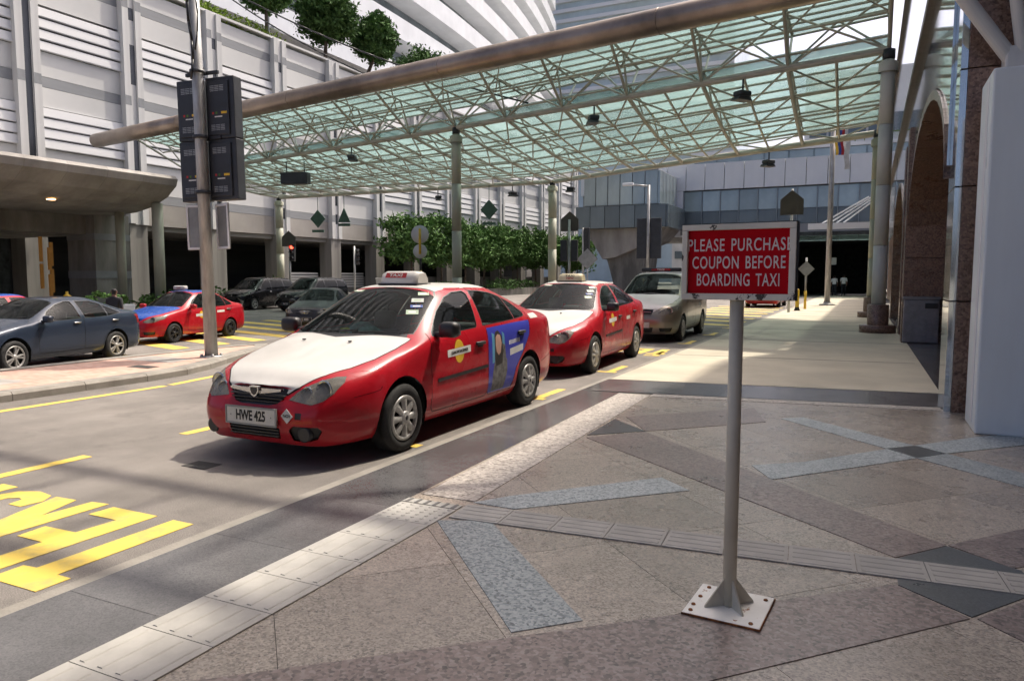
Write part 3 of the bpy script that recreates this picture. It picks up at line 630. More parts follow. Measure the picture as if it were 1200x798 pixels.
while y < 60:
    wv = 1.9
    brick('mirror_panel', (1.0, y + wv / 2, 8.16), (.40, wv - .02, 4.04), 'mirror_glass', ml); y < 21 and brick('mirror_panel', (1.0, y + wv / 2, 12.6), (.40, wv - .02, 4.4), 'mirror_glass', ml); y += wv
MB().box(1.25, 22, 10.45, 61, 5.3, 10.2).build('core_mass', 'granite_brown', ml)
MB().box(.85, 22, -22, 18.4, 14.9, 15.8).build('upper_shade_mass', 'granite_brown', ml)  # unseen top block, its extents shaped to cast the plaza shade
MB().box(7.5, 22, -22, 10.4, 0, 14.9).build('core_mass', 'granite_brown', ml); MB().box(1.96, 8, 9.7, 10.4, 0, 14.9).build('return_wall', 'granite_brown', ml)
# white cladding box against the pier
wb = thing('white_clad_box', 'tall plain white clad box against the granite pier at right', 'cladding', (.99, 8.4, 0))
mat('clad_white', (.78, .85, .87), .3, var=.04, scale=1.2, stretch=(1, 1, .2)); 
MB().bbox(0, 1.7, 0, .78, .012, 3.52, .02).build('panel', 'clad_white', wb); MB().box(.02, 1.68, .02, .76, .005, .03).build('base', 'black_plastic', wb)
MB().bbox(-.006, .0, .2, .34, .1, 3.45, .002).build('edge_strip', 'white_band', wb)
# tubular strut frame carried by the pier
sf = thing('strut_frame', 'white tubular struts springing from the granite pier at top right', 'canopy frame', (1.32, 9.45, 3.75))
mat('strut_white', (.60, .62, .62), .35, var=.05)
rod('strut', (0, 0, 0), (-3.2, -1.45, 4.25), .075, 'strut_white', sf, 14); rod('strut', (.06, -.02, .02), (-.8, -1.45, 4.25), .065, 'strut_white', sf, 14)
MB().bbox(-.12, .2, -.12, .18, -.15, .2, .02).build('bracket', 'strut_white', sf)
rod('beam', (-6.6, -1.45, 4.25), (2.2, -1.45, 4.25), .1, 'strut_white', sf, 12); rod('beam', (-6.6, -2.75, 4.25), (2.2, -2.75, 4.25), .09, 'strut_white', sf, 12)  # unseen beams, added so their shadows fall as bands across the road
for i in range(4): rod('cross_tube', (-6.2 + i * 1.1, -2.75, 4.25), (-6.2 + i * 1.1, -1.45, 4.25), .035, 'strut_white', sf, 8)
# bin
bn = thing('litter_bin', 'grey metal litter bin against the granite wall under the arch', 'bin', (.78, 20.9, .01))
mat('bin_metal', (.26, .26, .27), .4, metal=.5, var=.1, scale=6)
MB().bbox(-.02, .72, -1.4, -.8, .02, 1.02, .02).build('body', 'bin_metal', bn); MB().bbox(-.04, .74, -1.42, -.78, 1.02, 1.09, .015).build('lid', 'bin_metal', bn); MB().bbox(.42, .68, -1.44, -1.40, .82, .94, .005).build('slot', 'black_plastic', bn); MB().box(0, .7, -1.38, -.82, 0, .02).build('base', 'black_plastic', bn)

# ---------------------------------------------------------------- round columns
def round_column(label, x, y, h, r=.21, m='column_paint', plinth=True, group='round canopy columns'):
    t = thing('round_column', label, 'column', (x, y, 0), 0, group)
    n = 4; z0 = .78 if plinth else -.4
    for i in range(n):
        a, b = z0 + (h - z0) * i / n, z0 + (h - z0) * (i + 1) / n; MB().tube((0, 0, a + .004), (0, 0, b - .004), r, n=28).build('shaft_section', m, t)
    MB().lathe([(r + .06, h - .25), (r + .06, h), (r * .5, h + .1)], 24).build('collar', m, t); MB().lathe([(0, h + .1), (.16, h + .1), (.16, h + .35), (0, h + .35)], 12).build('bearing', 'black_metal', t)
    if plinth: MB().lathe([(0, .012), (.47, .012), (.47, .21), (.455, .22), (0, .22)], 28).build('plinth_base', 'granite_brown', t); MB().lathe([(.275, .22), (.275, .78), (.26, .79), (0, .79)], 28).build('plinth', 'granite_brown', t)
    else: MB().lathe([(0, -.4), (.32, -.4), (.32, -.15), (0, -.15)], 20).build('plinth_base', 'concrete', t)
    return t
round_column('cream round column on a brown plinth, nearest along the walkway', .27, 22.94, 7.35, .185)
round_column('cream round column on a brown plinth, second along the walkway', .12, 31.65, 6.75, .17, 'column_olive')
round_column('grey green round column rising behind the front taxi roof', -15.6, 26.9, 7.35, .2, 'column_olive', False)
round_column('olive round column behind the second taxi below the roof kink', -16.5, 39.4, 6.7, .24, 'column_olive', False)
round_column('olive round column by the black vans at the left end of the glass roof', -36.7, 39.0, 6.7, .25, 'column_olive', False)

# ---------------------------------------------------------------- glass canopy on a space frame
gc = thing('glass_canopy', 'green glass canopy on a steel space frame with a bronze edge tube', 'canopy', (0, 0, 0))
V = Vector
TA, TB = V((2.4, 20.55, 9.0)), V((-38.4, 27.0, 9.0))
Cm, Am, Em = V((.27, 22.94, 7.7)), V((-15.6, 26.9, 7.7)), V((-36.2, 31.2, 7.7))
Df, Bf, Lf = V((.12, 31.65, 7.0)), V((-16.5, 39.4, 7.0)), V((-36.7, 39.0, 7.0))
NS = [12, 16]
def lerp(a, b, t): return a + (b - a) * t
Ms, Fs = [], []
for i in range(NS[0]): Ms.append(lerp(Cm, Am, i / NS[0])); Fs.append(lerp(Df, Bf, i / NS[0]))
for i in range(NS[1] + 1): Ms.append(lerp(Am, Em, i / NS[1])); Fs.append(lerp(Bf, Lf, i / NS[1]))
n = len(Ms)
def near(p):  # point on the tube with the same X offset along the frame
    t = (p.x - TA.x) / (TB.x - TA.x); return lerp(TA, TB, t)
# bronze tube in welded lengths
for i in range(5):
    a, b = lerp(TA, TB, i / 5), lerp(TA, TB, (i + 1) / 5); MB().tube(a, b, .375, n=32, caps=(i == 4)).build('edge_tube', 'tube_bronze', gc)
    if i: d = (TB - TA).normalized(); MB().tube(a - d * .01, a + d * .03, .384, n=32).build('weld_ring', 'tube_bronze', gc)
S = 'steel_paint'
for i in range(n - 1):
    rod('boom', Ms[i], Ms[i + 1], .11, S, gc, 12); rod('boom', Fs[i], Fs[i + 1], .13, S, gc, 12)
UP = V((0, 0, .38)); ROWS = 4
def bot(i, k): return lerp(Ms[i], Fs[i], k / ROWS) + V((0, 0, -.18 * math.sin(math.pi * k / ROWS)))
def top(i, s): return lerp(Ms[i] + V((0, 0, .42)), Fs[i] + V((0, 0, .42)), s)
for i in range(n):
    hv = i % 2 == 0
    for k in range(ROWS): rod('chord', bot(i, k), bot(i, k + 1), .075 if hv else .045, S, gc, 8)
    if hv: rod('rafter', top(i, 0), top(i, 1), .045, S, gc, 6)
for k in range(1, ROWS):
    for i in range(n - 1): rod('cross_tie', bot(i, k), bot(i + 1, k), .042, S, gc, 6)
NP = 9
for k in range(NP + 1):
    for (i0, i1) in ((0, NS[0]), (NS[0], n - 1)): rod('purlin', top(i0, k / NP) - V((0, 0, .05)), top(i1, k / NP) - V((0, 0, .05)), .04, S, gc, 6)
for i in range(1, n - 1, 2):
    for k in range(1, ROWS + 1):
        for j in (i - 1, i + 1): rod('diagonal', bot(i, k), bot(j, k - 1), .034, S, gc, 6)
for i in range(0, n, 2):
    for k in range(1, ROWS): rod('web_strut', bot(i, k), top(i, (k + .5) / ROWS), .03, S, gc, 6); rod('web_strut', bot(i, k), top(i, (k - .5) / ROWS), .03, S, gc, 6)
# front wing: rafters, purlins and fans of struts from the boom nodes
back = [lerp(m, f, .14) for m, f in zip(Ms, Fs)]
def wing(i, s): a = near(Ms[i]); b = back[i].copy(); b.z = 9.0; return lerp(a, b, s) + V((0, 0, .12 - .1 * s))
NW = 7
for i in range(0, n, 2): rod('rafter', wing(i, 0), wing(i, 1), .05, S, gc, 8)
for k in range(1, NW + 1):
    for (i0, i1) in ((0, NS[0]), (NS[0], n - 1)): rod('purlin', wing(i0, k / NW) - V((0, 0, .04)), wing(i1, k / NW) - V((0, 0, .04)), .04, S, gc, 6)
for i in range(0, n, 2):
    for s in (.18, .55, 1.0): rod('fan_strut', Ms[i], wing(i, s), .055 if s < .2 else .038, S, gc, 8)
    for j in (i - 2, i + 2, i - 1, i + 1):
        if 0 <= j < n: rod('fan_strut', Ms[i], wing(j, .5 if abs(j - i) == 2 else .9), .034, S, gc, 6); 
    if i + 2 < n: rod('fan_strut', wing(i, .5) - V((0, 0, .5)), wing(i + 2, .5) - V((0, 0, .5)), .04, S, gc, 8); rod('fan_strut', wing(i, .5) - V((0, 0, .5)), wing(i + 1, .08), .026, S, gc, 6); rod('fan_strut', wing(i + 2, .5) - V((0, 0, .5)), wing(i + 1, .08), .026, S, gc, 6)
def pane(a, b, c, d):
    g = .012; vs = [a, b, c, d]; ce = (a + b + c + d) / 4; vs = [p + (ce - p).normalized() * g for p in vs]; up = V((0, 0, .012))
    return MB().add([p[:] for p in vs] + [(p + up)[:] for p in vs], [(3, 2, 1, 0), (4, 5, 6, 7), (0, 1, 5, 4), (1, 2, 6, 5), (2, 3, 7, 6), (3, 0, 4, 7)]).build('roof_pane', 'roof_glass', gc)
for i in range(0, n - 2, 2):
    for k in range(9): pane(top(i, k / 9), top(i + 2, k / 9), top(i + 2, (k + 1) / 9), top(i, (k + 1) / 9))
    for k in range(4): pane(wing(i, k / 4), wing(i + 2, k / 4), wing(i + 2, (k + 1) / 4), wing(i, (k + 1) / 4))
# floodlights and hanging markers under the frame
def floodlight(label, p, rz=0):
    t = thing('floodlight', label, 'lamp', p, rz, 'black floodlights under the glass canopy')
    rod('stem', (0, 0, 0), (0, 0, .35), .03, 'black_metal', t); MB().bbox(-.22, .22, -.16, .2, -.16, .0, .04).build('housing', 'black_metal', t); MB().prism([(-.2, -.17), (.2, -.17), (.28, -.28), (-.28, -.28)], 'y', -.12, .24).build('visor', 'black_metal', t)
for lab, i, far in (('black floodlight under the far edge of the glass roof above the far flagpole', 3, 1), ('black floodlight under the near boom of the glass roof, nearest the mall', 3, 0), ('black floodlight under the near boom midway to the front column', 7, 0), ('black floodlight just left of the front column on the near boom', 17, 0),
                    ('black floodlight under the far edge beside the kink column', 11, 1), ('black floodlight at the far edge left of the kink column', 18, 1), ('black floodlight at the far edge over the hedge', 14, 1)):
    floodlight(lab, (Fs if far else Ms)[i] - V((0, 0, .45)), .3 * i)
t = thing('hanging_cabinet', 'dark box shaped loudspeaker hanging under the left of the canopy', 'speaker', (-27.5, 30.5, 6.75), .3); MB().bbox(-.75, .75, -.25, .25, -.3, .3, .04).build('housing', 'black_metal', t); rod('hanger', (-.5, 0, .3), (-.5, 0, .9), .03, 'black_metal', t); rod('hanger', (.5, 0, .3), (.5, 0, .9), .03, 'black_metal', t)
def hanger(label, p, shape):
    t = thing('hanging_marker', label, 'marker', p, R(20), 'green markers hanging from the canopy'); rod('rod', (0, 0, 0), (0, 0, .9), .02, 'green_sign', t)
    if shape == 'd': MB().prism([(0, -1.15), (.52, -.55), (0, .05), (-.52, -.55)], 'y', -.04, .04).build('plate', 'green_sign', t)
    else: MB().prism([(.0, .1), (.42, -.85), (-.42, -.85)], 'y', -.04, .04).build('plate', 'green_sign', t)
    MB().box(-.4, .4, -.05, .05, -1.45 if shape == 'd' else -1.1, -1.28 if shape == 'd' else -.93).build('bar', 'green_sign', t)
hanger('green diamond marker hanging left of the olive column behind the taxis', (-20.5, 39.2, 6.1), 'd'); hanger('green diamond marker hanging near the left end of the canopy', (-33.4, 39.1, 6.0), 'd'); hanger('green triangle marker hanging near the left end of the canopy', (-31.2, 39.1, 6.0), 't')
# ---------------------------------------------------------------- cars
def car_paint(name, col, rough=.28, metal=.0, coat=.5, var=.05, dirt=.07):
    m = mat(name, col, rough, metal=metal, var=var, scale=1.2, coat=coat, spec=.12)
    t = m.node_tree; b = t.nodes['Principled BSDF']; L = t.links.new; src = b.inputs['Base Color'].links[0].from_socket; b.inputs['Coat Roughness'].default_value = .03
    # road film: dusty tone low on the body
    tc = t.nodes.new('ShaderNodeTexCoord'); sp = t.nodes.new('ShaderNodeSeparateXYZ'); L(tc.outputs['Object'], sp.inputs[0])
    mr = node(t, 'ShaderNodeMapRange'); L(sp.outputs['Z'], mr.inputs[0]); mr.inputs[1].default_value = .15; mr.inputs[2].default_value = .55; mr.inputs['To Min'].default_value = dirt * 2.2; mr.inputs['To Max'].default_value = dirt * .25
    n = node(t, 'ShaderNodeTexNoise', Scale=7, Detail=7, Roughness=.7); L(tc.outputs['Object'], n.inputs['Vector'])
    mu = node(t, 'ShaderNodeMath', operation='MULTIPLY'); L(mr.outputs[0], mu.inputs[0]); L(n.outputs['Fac'], mu.inputs[1])
    mx = node(t, 'ShaderNodeMix', data_type='RGBA'); L(mu.outputs[0], mx.inputs['Factor']); L(src, mx.inputs['A']); mx.inputs['B'].default_value = (.22, .19, .16, 1); L(mx.outputs['Result'], b.inputs['Base Color'])
    return m
car_paint('taxi_red', (.42, .008, .018)); car_paint('taxi_white', (.66, .64, .60), .4, coat=.5, dirt=.06); car_paint('ad_blue', (.05, .06, .42), .4, coat=.5)
car_paint('saga_blue', (.02, .08, .36)); car_paint('slate', (.025, .036, .06), .22, metal=.1); car_paint('champagne', (.28, .25, .20), .3, metal=.5); car_paint('van_black', (.008, .008, .01), coat=.5); car_paint('almera_grey', (.04, .04, .042), .3, coat=.35)
mat('rubber', (.02, .02, .02), .8, var=.2, scale=20); mat('hubcap', (.46, .45, .43), .4, metal=.5, var=.12, scale=12); mat('alloy_dark', (.05, .05, .055), .35, metal=.5)
mat('trim_black', (.018, .018, .019), .45, var=.15); mat('seam_black', (.006, .006, .006), .8); mat('chrome', (.6, .6, .6), .15, metal=1, var=.05); mat('interior', (.03, .03, .032), .85); mat('seat_grey', (.11, .11, .115), .9)
mat('plate_white', (.66, .65, .6), .5, var=.06, scale=10); mat('plate_black', (.015, .015, .015), .4); mat('ink_black', (.012, .012, .012), .6); mat('ink_white', (.75, .75, .73), .6); mat('ink_red', (.45, .03, .03), .6)
mat('sticker_yellow', (.80, .50, .03), .5); mat('coat_grey', (.16, .155, .15), .6, var=.3, scale=14); mat('hair_dark', (.02, .015, .014), .6); mat('skin_print', (.55, .33, .26), .6); mat('print_cyan', (.10, .32, .50), .5); mat('teal_cloth', (.10, .30, .29), .9, var=.3, scale=12); mat('lime', (.4, .55, .03), .8)
mat('paper_green', (.45, .55, .40), .6); mat('paper_pale', (.6, .62, .58), .6); mat('paper_blue', (.05, .10, .35), .6); mat('tail_red', (.30, .01, .012), .2, coat=.5); mat('lamp_cream', (.62, .55, .36), .4)
glass('car_glass', (.02, .024, .024), (.72, .78, .75), .14, .015, 1.0); glass('car_glass_dark', (.008, .009, .010), (.10, .11, .11), .45, .03, .35); glass('lamp_lens', (.38, .36, .31), (.80, .79, .74), .40, .12, .6)
mat('lamp_bowl', (.60, .58, .52), .35, metal=.15, var=.2, scale=14); mat('lamp_ring', (.5, .5, .48), .2, metal=.9)

def cage(sp):
    W, L, zb = sp['W'], sp['L'], sp.get('zb', .19); f = W / .86
    zh0, zc, sc, swt, zr, srr, sbl, zbt = (sp[k] for k in ('zh0', 'zc', 'sc', 'swt', 'zr', 'srr', 'sbl', 'zbt'))
    bf, br = sp['bf'], sp['br']; fw, rw = sp['fw'], sp['rw']; wr = sp.get('wr', .57 * f)
    nose = sp.get('nose', 0.)
    rings = []
    def ring(s, *p): rings.append([(q[0], s + (q[2] if len(q) > 2 else 0), q[1]) for q in p])
    def hz(s): return zh0 + (zc - zh0) * max(0, (s - .12) / (sc - .12)) ** .8
    def bz(s): return bf + (br - bf) * min(1, max(0, (s - sc) / (sbl - sc)))
    mz = .5 * (zb + zh0) + .02
    ring(0, (0, zb + .02, .07), (.43 * f, zb + .02, .07), (.48 * f, zb + .10, .015), (.50 * f, mz, .0), (.49 * f, zh0 - .13, .045), (.43 * f, zh0 - .03, .12), (.25 * f, zh0 - .005, .10), (0, zh0, .09))
    ring(.09, (0, zb, .1), (.55 * f, zb, .05), (.615 * f, zb + .09, .02), (.64 * f, mz, .0), (.63 * f, zh0 - .10, .05), (.55 * f, zh0 + .015, .10), (.32 * f, zh0 + .035, .09), (0, zh0 + .042, .08))
    ring(.28, (0, zb, .1), (.67 * f, zb), (.745 * f, zb + .09), (.765 * f, mz + .02), (.75 * f, zh0 - .035), (.65 * f, hz(.32)), (.36 * f, hz(.32) + .035), (0, hz(.32) + .045))
    for s in (.58, fw, .5 * (fw + sc) + .05):
        sh = hz(s) - .075
        ring(s, (0, zb), (.74 * f, zb), (.84 * f, zb + .09), (.862 * f, mz + .04), (.835 * f, sh), (.705 * f, hz(s)), (.37 * f, hz(s) + .035), (0, hz(s) + .045))
    ring(sc, (0, zb), (.74 * f, zb), (.845 * f, zb + .1), (.865 * f, mz + .06), (.845 * f, bf - .01), (.715 * f, zc - .01, .06), (.40 * f, zc + .025, -.05), (0, zc + .035, -.09))
    # wind screen stations
    def cab(s, zt, w, ds=0., k=1):
        ring(s, (0, zb), (.74 * f, zb), (.845 * f, zb + .1), (.865 * f, mz + .06), (.85 * f, bz(s)), (w, zt - .035), (w * .6, zt - .005, ds * .7), (0, zt, ds))
    cab(lerp1(sc, swt, .5) + .03, lerp1(zc, zr - .03, .56), lerp1(.715 * f, wr + .01, .6), -.10)
    cab(swt, zr - .035, wr + .01, -.07)
    cab(swt + .18, zr - .008, wr, -.04)
    m1, m2 = lerp1(swt + .18, srr, .4), lerp1(swt + .18, srr, .8)
    cab(m1, zr + .008, wr); cab(m2, zr, wr); cab(srr, zr - .045, wr)
    if not sp.get('mpv'):
        cab(lerp1(srr, sbl, .5), lerp1(zr - .045, zbt, .46), lerp1(wr, .66 * f, .45), .03)
        ring(sbl, (0, zb), (.73 * f, zb), (.835 * f, zb + .1), (.855 * f, mz + .08), (.825 * f, br), (.67 * f, zbt - .02), (.38 * f, zbt + .005, .02), (0, zbt + .01, .03))
        ring(L - .17, (0, zb + .02), (.70 * f, zb + .02), (.79 * f, zb + .11), (.81 * f, mz + .1), (.78 * f, br - .01), (.65 * f, zbt - .01), (.36 * f, zbt + .01), (0, zbt + .015))
        zt_ = zbt
    else:
        cab(L - .42, lerp1(zr, zr - .03, .8), wr - .005); cab(L - .22, zr - .08, wr - .02)
        zt_ = zr - .30
    if sp.get('mpv'):
        ring(L - .09, (0, zb + .03), (.66 * f, zb + .03), (.77 * f, zb + .12), (.80 * f, mz + .1), (.77 * f, br, -.01), (wr - .05, zr - .2, -.06), (wr * .55, zr - .19, -.05), (0, zr - .185, -.05))
        ring(L, (0, zb + .05, -.04), (.50 * f, zb + .05, -.04), (.58 * f, zb + .14), (.60 * f, mz + .08), (.58 * f, br - .05, -.05), (.46 * f, br + .12, -.08), (.25 * f, br + .13, -.07), (0, br + .13, -.07))
    else:
        ring(L - .05, (0, zb + .05), (.62 * f, zb + .05), (.70 * f, zb + .13), (.725 * f, mz + .1), (.70 * f, br - .12, -.01), (.60 * f, zt_ - .05, -.04), (.32 * f, zt_ - .03, -.03), (0, zt_ - .025, -.03))
        ring(L, (0, zb + .07, -.03), (.47 * f, zb + .07, -.03), (.52 * f, zb + .15), (.545 * f, mz + .1), (.53 * f, br - .17, -.03), (.45 * f, zt_ - .12, -.05), (.25 * f, zt_ - .11, -.045), (0, zt_ - .105, -.045))
    return rings
def lerp1(a, b, t): return a + (b - a) * t
def car_shell(sp, lv=3):
    rg = cage(sp); K = len(rg[0]); hl = sp['L'] / 2; vs = []; fs = []; idx = {}
    for i, r in enumerate(rg):
        for j, (x, s, z) in enumerate(r):
            idx[i, j, 1] = len(vs); vs.append((x, s - hl, z))
            if j in (0, K - 1): idx[i, j, -1] = idx[i, j, 1]
            else: idx[i, j, -1] = len(vs); vs.append((-x, s - hl, z))
    for i in range(len(rg) - 1):
        for j in range(K - 1):
            fs.append((idx[i, j, 1], idx[i, j + 1, 1], idx[i + 1, j + 1, 1], idx[i + 1, j, 1])); fs.append((idx[i, j, -1], idx[i + 1, j, -1], idx[i + 1, j + 1, -1], idx[i, j + 1, -1]))
    for i, fl in ((0, 0), (len(rg) - 1, 1)):
        for j in range(K - 1):
            q = [idx[i, j, 1], idx[i, j, -1], idx[i, j + 1, -1], idx[i, j + 1, 1]]; q = list(dict.fromkeys(q))
            fs.append(tuple(q[::-1]) if fl else tuple(q))
    me = bpy.data.meshes.new('shell'); me.from_pydata(vs, [], fs); o = bpy.data.objects.new('shell_tmp', me); COL.objects.link(o)
    bm = bmesh.new(); bm.from_mesh(me); cl = bm.edges.layers.float.new('crease_edge'); bm.verts.ensure_lookup_table()
    inv = {v: k for k, v in idx.items()}
    for e in bm.edges:
        (i0, j0, _), (i1, j1, _) = inv[e.verts[0].index], inv[e.verts[1].index]
        if j0 == j1 == 1: e[cl] = .5
        if j0 == j1 == 4: e[cl] = .35 if min(i0, i1) > 3 else .2
        if j0 == j1 == 5 and min(i0, i1) < 6: e[cl] = .15
        if i0 == i1 == 6 and min(j0, j1) >= 5: e[cl] = .35
    bm.to_mesh(me); bm.free()
    md = o.modifiers.new('s', 'SUBSURF'); md.levels = lv; md.render_levels = lv
    dg = bpy.context.evaluated_depsgraph_get(); m2 = bpy.data.meshes.new_from_object(o.evaluated_get(dg)); bpy.data.objects.remove(o); bpy.data.meshes.remove(me)
    bm = bmesh.new(); bm.from_mesh(m2); bpy.data.meshes.remove(m2); bmesh.ops.recalc_face_normals(bm, faces=bm.faces[:]); bm.normal_update()
    return bm
class Shell:
    """car shell whose faces are cut along outlines and sorted into parts"""
    def __init__(s, sp, lv): s.bm = car_shell(sp, lv); s.T = s.bm.faces.layers.int.new('part'); s.names = ['body']; s.hl = sp['L'] / 2
    def cut(s, view, poly, name, zmin=-9, zmax=9, smin=-9, smax=99, only=('body',), nmin=.15):
        bm = s.bm; hl = s.hl
        if name not in s.names: s.names.append(name)
        ok = [s.names.index(q) for q in only if q in s.names]
        if view in ('R', 'L'): P = [(p[0] - hl, p[1]) for p in poly]; ax = (1, 2)
        elif view == 'top': P = [(p[0], p[1] - hl) for p in poly]; ax = (0, 1)
        else: P = list(poly); ax = (0, 2)
        ar = sum(P[i][0] * P[(i + 1) % len(P)][1] - P[(i + 1) % len(P)][0] * P[i][1] for i in range(len(P)))
        if ar < 0: P = P[::-1]
        a0, a1 = min(p[0] for p in P), max(p[0] for p in P); b0, b1 = min(p[1] for p in P), max(p[1] for p in P)
        def cond(f):
            n = f.normal; c = f.calc_center_median()
            if not (zmin < c.z < zmax and smin < c.y + hl < smax): return False
            return {'R': n.x > nmin, 'L': n.x < -nmin, 'top': n.z > nmin, 'front': n.y < -nmin, 'rear': n.y > nmin}[view]
        fs = []
        for f in bm.faces:
            if f[s.T] not in ok: continue
            c0 = f.verts[0].co; u = c0[ax[0]]; w_ = c0[ax[1]]
            if u < a0 - .3 or u > a1 + .3 or w_ < b0 - .3 or w_ > b1 + .3: continue
            xs = [v.co[ax[0]] for v in f.verts]; zs = [v.co[ax[1]] for v in f.verts]
            if max(xs) < a0 or min(xs) > a1 or max(zs) < b0 or min(zs) > b1: continue
            if cond(f): fs.append(f)
        for i in range(len(P)):
            p, q = P[i], P[(i + 1) % len(P)]; d = (q[0] - p[0], q[1] - p[1]); l = math.hypot(*d)
            if l < 1e-6: continue
            no = V((0, 0, 0)); no[ax[0]] = d[1] / l; no[ax[1]] = -d[0] / l; co = V((0, 0, 0)); co[ax[0]] = p[0]; co[ax[1]] = p[1]
            fs = s.split(fs, co, no)
        k = s.names.index(name)
        for f in fs: f[s.T] = k
        return len(fs)
    def split(s, fs, co, no, eps=1e-5):
        D = {}; es = set()
        for f in fs:
            for v in f.verts:
                if v not in D: D[v] = (v.co - co).dot(no)
            es.update(f.edges)
        for e in es:
            v0, v1 = e.verts; d0, d1 = D[v0], D[v1]
            if (d0 > eps and d1 < -eps) or (d0 < -eps and d1 > eps):
                ne, nv = bmesh.utils.edge_split(e, v0, d0 / (d0 - d1)); D[nv] = 0.; nv.normal = v0.normal.lerp(v1.normal, d0 / (d0 - d1)).normalized()
        out = []
        for f in fs:
            ds = [D[v] for v in f.verts]; hi = max(ds) > eps; lo = min(ds) < -eps
            if not hi: out.append(f); continue
            if not lo: continue
            z = [v for v, d in zip(f.verts, ds) if abs(d) <= eps]
            if len(z) < 2: continue
            t = f[s.T]; nf = None
            best = max(((p, q) for i, p in enumerate(z) for q in z[i + 1:]), key=lambda pq: (pq[0].co - pq[1].co).length)
            try: nf, _ = bmesh.utils.face_split(f, best[0], best[1])
            except ValueError: nf = None
            for g in (f, nf):
                if g is None: continue
                g[s.T] = t; g.normal_update()
                if sum(D[v] for v in g.verts) < 0: out.append(g)
        return out
    def both(s, poly, name, **kw): s.cut('R', poly, name + '|R', **kw); s.cut('L', poly, name + '|L', **kw)
    def line(s, view, pts, name='seam', w=.007, **kw):
        for (p, q) in zip(pts[:-1], pts[1:]):
            d = V((q[0] - p[0], q[1] - p[1])); l = d.length
            if l < 1e-6: continue
            n = V((-d.y, d.x)) / l * w / 2; e = d / l * w * .3
            s.cut(view, [(p[0] - e.x + n.x, p[1] - e.y + n.y), (q[0] + e.x + n.x, q[1] + e.y + n.y), (q[0] + e.x - n.x, q[1] + e.y - n.y), (p[0] - e.x - n.x, p[1] - e.y - n.y)], name, **kw)
    def extract(s):
        bm = s.bm; out = {}
        bm.verts.index_update(); groups = {}
        for f in bm.faces: groups.setdefault(s.names[f[s.T]], []).append(f)
        for nm, fs in groups.items():
            mp = {}; vs = []; ns = []; F = []
            for f in fs:
                q = []
                for v in f.verts:
                    if v.index not in mp: mp[v.index] = len(vs); vs.append(v.co.copy()); ns.append(v.normal.copy())
                    q.append(mp[v.index])
                F.append(q)
            out[nm] = (vs, ns, F)
        return out
def shell_mesh(name, data, m, off=0, flip=False, want=None):
    vs, ns, F = data
    P = [(v + n * off)[:] for v, n in zip(vs, ns)]
    if flip: F = [f[::-1] for f in F]; ns = [-n for n in ns]
    me = bpy.data.meshes.new(name); me.from_pydata(P, [], F); me.materials.append(M[m]); me.polygons.foreach_set('use_smooth', [True] * len(F)); me.update()
    me.normals_split_custom_set_from_vertices([n[:] for n in ns]); return me
def wheel(parent, x, y, r, style, rim_r, wdt=.2, side=1):
    t = bpy.data.objects.new('wheel', None); t.location = (x, y, r); link(t, parent); t.rotation_euler = (random.random(), 0, 0) if False else (0, 0, 0 if side > 0 else math.pi)
    h = wdt / 2
    ty = MB().lathe([(rim_r + .005, -h + .01), (r - .03, -h), (r - .008, -h + .018), (r, -h + .04), (r, h - .04), (r - .008, h - .018), (r - .03, h), (rim_r + .03, h + .004), (rim_r, h - .012), (rim_r - .02, h - .05)], 36, axis='x'); ty.build('tyre', 'rubber', t)
    MB().lathe([(0, h - .075), (rim_r - .005, h - .075)], 24, axis='x').build('brake_disc', 'alloy_dark', t)
    mb = MB()
    if style == 'hubcap':
        mb.lathe([(rim_r, h - .03), (rim_r + .002, h - .004), (rim_r - .012, h + .004), (rim_r - .03, h - .002), (rim_r - .04, h - .02)], 36, axis='x')
        mb.lathe([(0, h + .018), (.045, h + .017), (.062, h + .008), (.07, h - .02)], 20, axis='x')
        for k in range(8):
            a = k * math.pi / 4; ca, sa = math.cos(a), math.sin(a)
            prof = [(.05, .026, h + .008), (.10, .028, h + .008), (.14, .036, h + .005), (rim_r - .028, .046, h - .002)]
            vs = []
            for rr, ww, xx in prof:
                for q in (-1, -.6, .6, 1): vs.append((xx - (.022 if abs(q) == 1 else 0), rr * ca - q * ww * sa, rr * sa + q * ww * ca))
            fs = [(i * 4 + j, i * 4 + j + 1, i * 4 + 5 + j, i * 4 + 4 + j) for i in range(3) for j in range(3)]
            mb.add(vs, fs, True)
        mb.build('hubcap', 'hubcap', t); MB().lathe([(0, h + .0205), (.02, h + .0205), (.022, h + .018)], 12, axis='x').build('wheel_badge', 'alloy_dark', t)
    else:
        mb.lathe([(rim_r, h - .06), (rim_r + .002, h - .004), (rim_r - .012, h + .002), (rim_r - .028, h - .02)], 36, axis='x'); mb.lathe([(0, h + .004), (.04, h + .003), (.055, h - .02)], 18, axis='x')
        ns = 5
        for k in range(ns * 2):
            a = (k // 2) * 2 * math.pi / ns + (-.17 if k % 2 else .17); ca, sa = math.cos(a), math.sin(a); vs = []
            for rr, ww, xx in ((.04, .018, h), (rim_r - .015, .022, h - .006)):
                for q in (-1, -.5, .5, 1): vs.append((xx - (.03 if abs(q) == 1 else 0), rr * ca - q * ww * sa, rr * sa + q * ww * ca))
            mb.add(vs, [(0, 1, 5, 4), (1, 2, 6, 5), (2, 3, 7, 6)], False)
        mb.build('rim', 'hubcap' if style == 'alloy' else 'alloy_dark', t)
    return t
def soft_box(name, m, parent, c, size, b=.03, rot=None):
    x, y, z = size; o = MB().bbox(-x / 2, x / 2, -y / 2, y / 2, -z / 2, z / 2, b).build(name, m, parent); o.location = c
    o.data.polygons.foreach_set('use_smooth', [True] * len(o.data.polygons))
    if rot: o.rotation_euler = rot
    return o
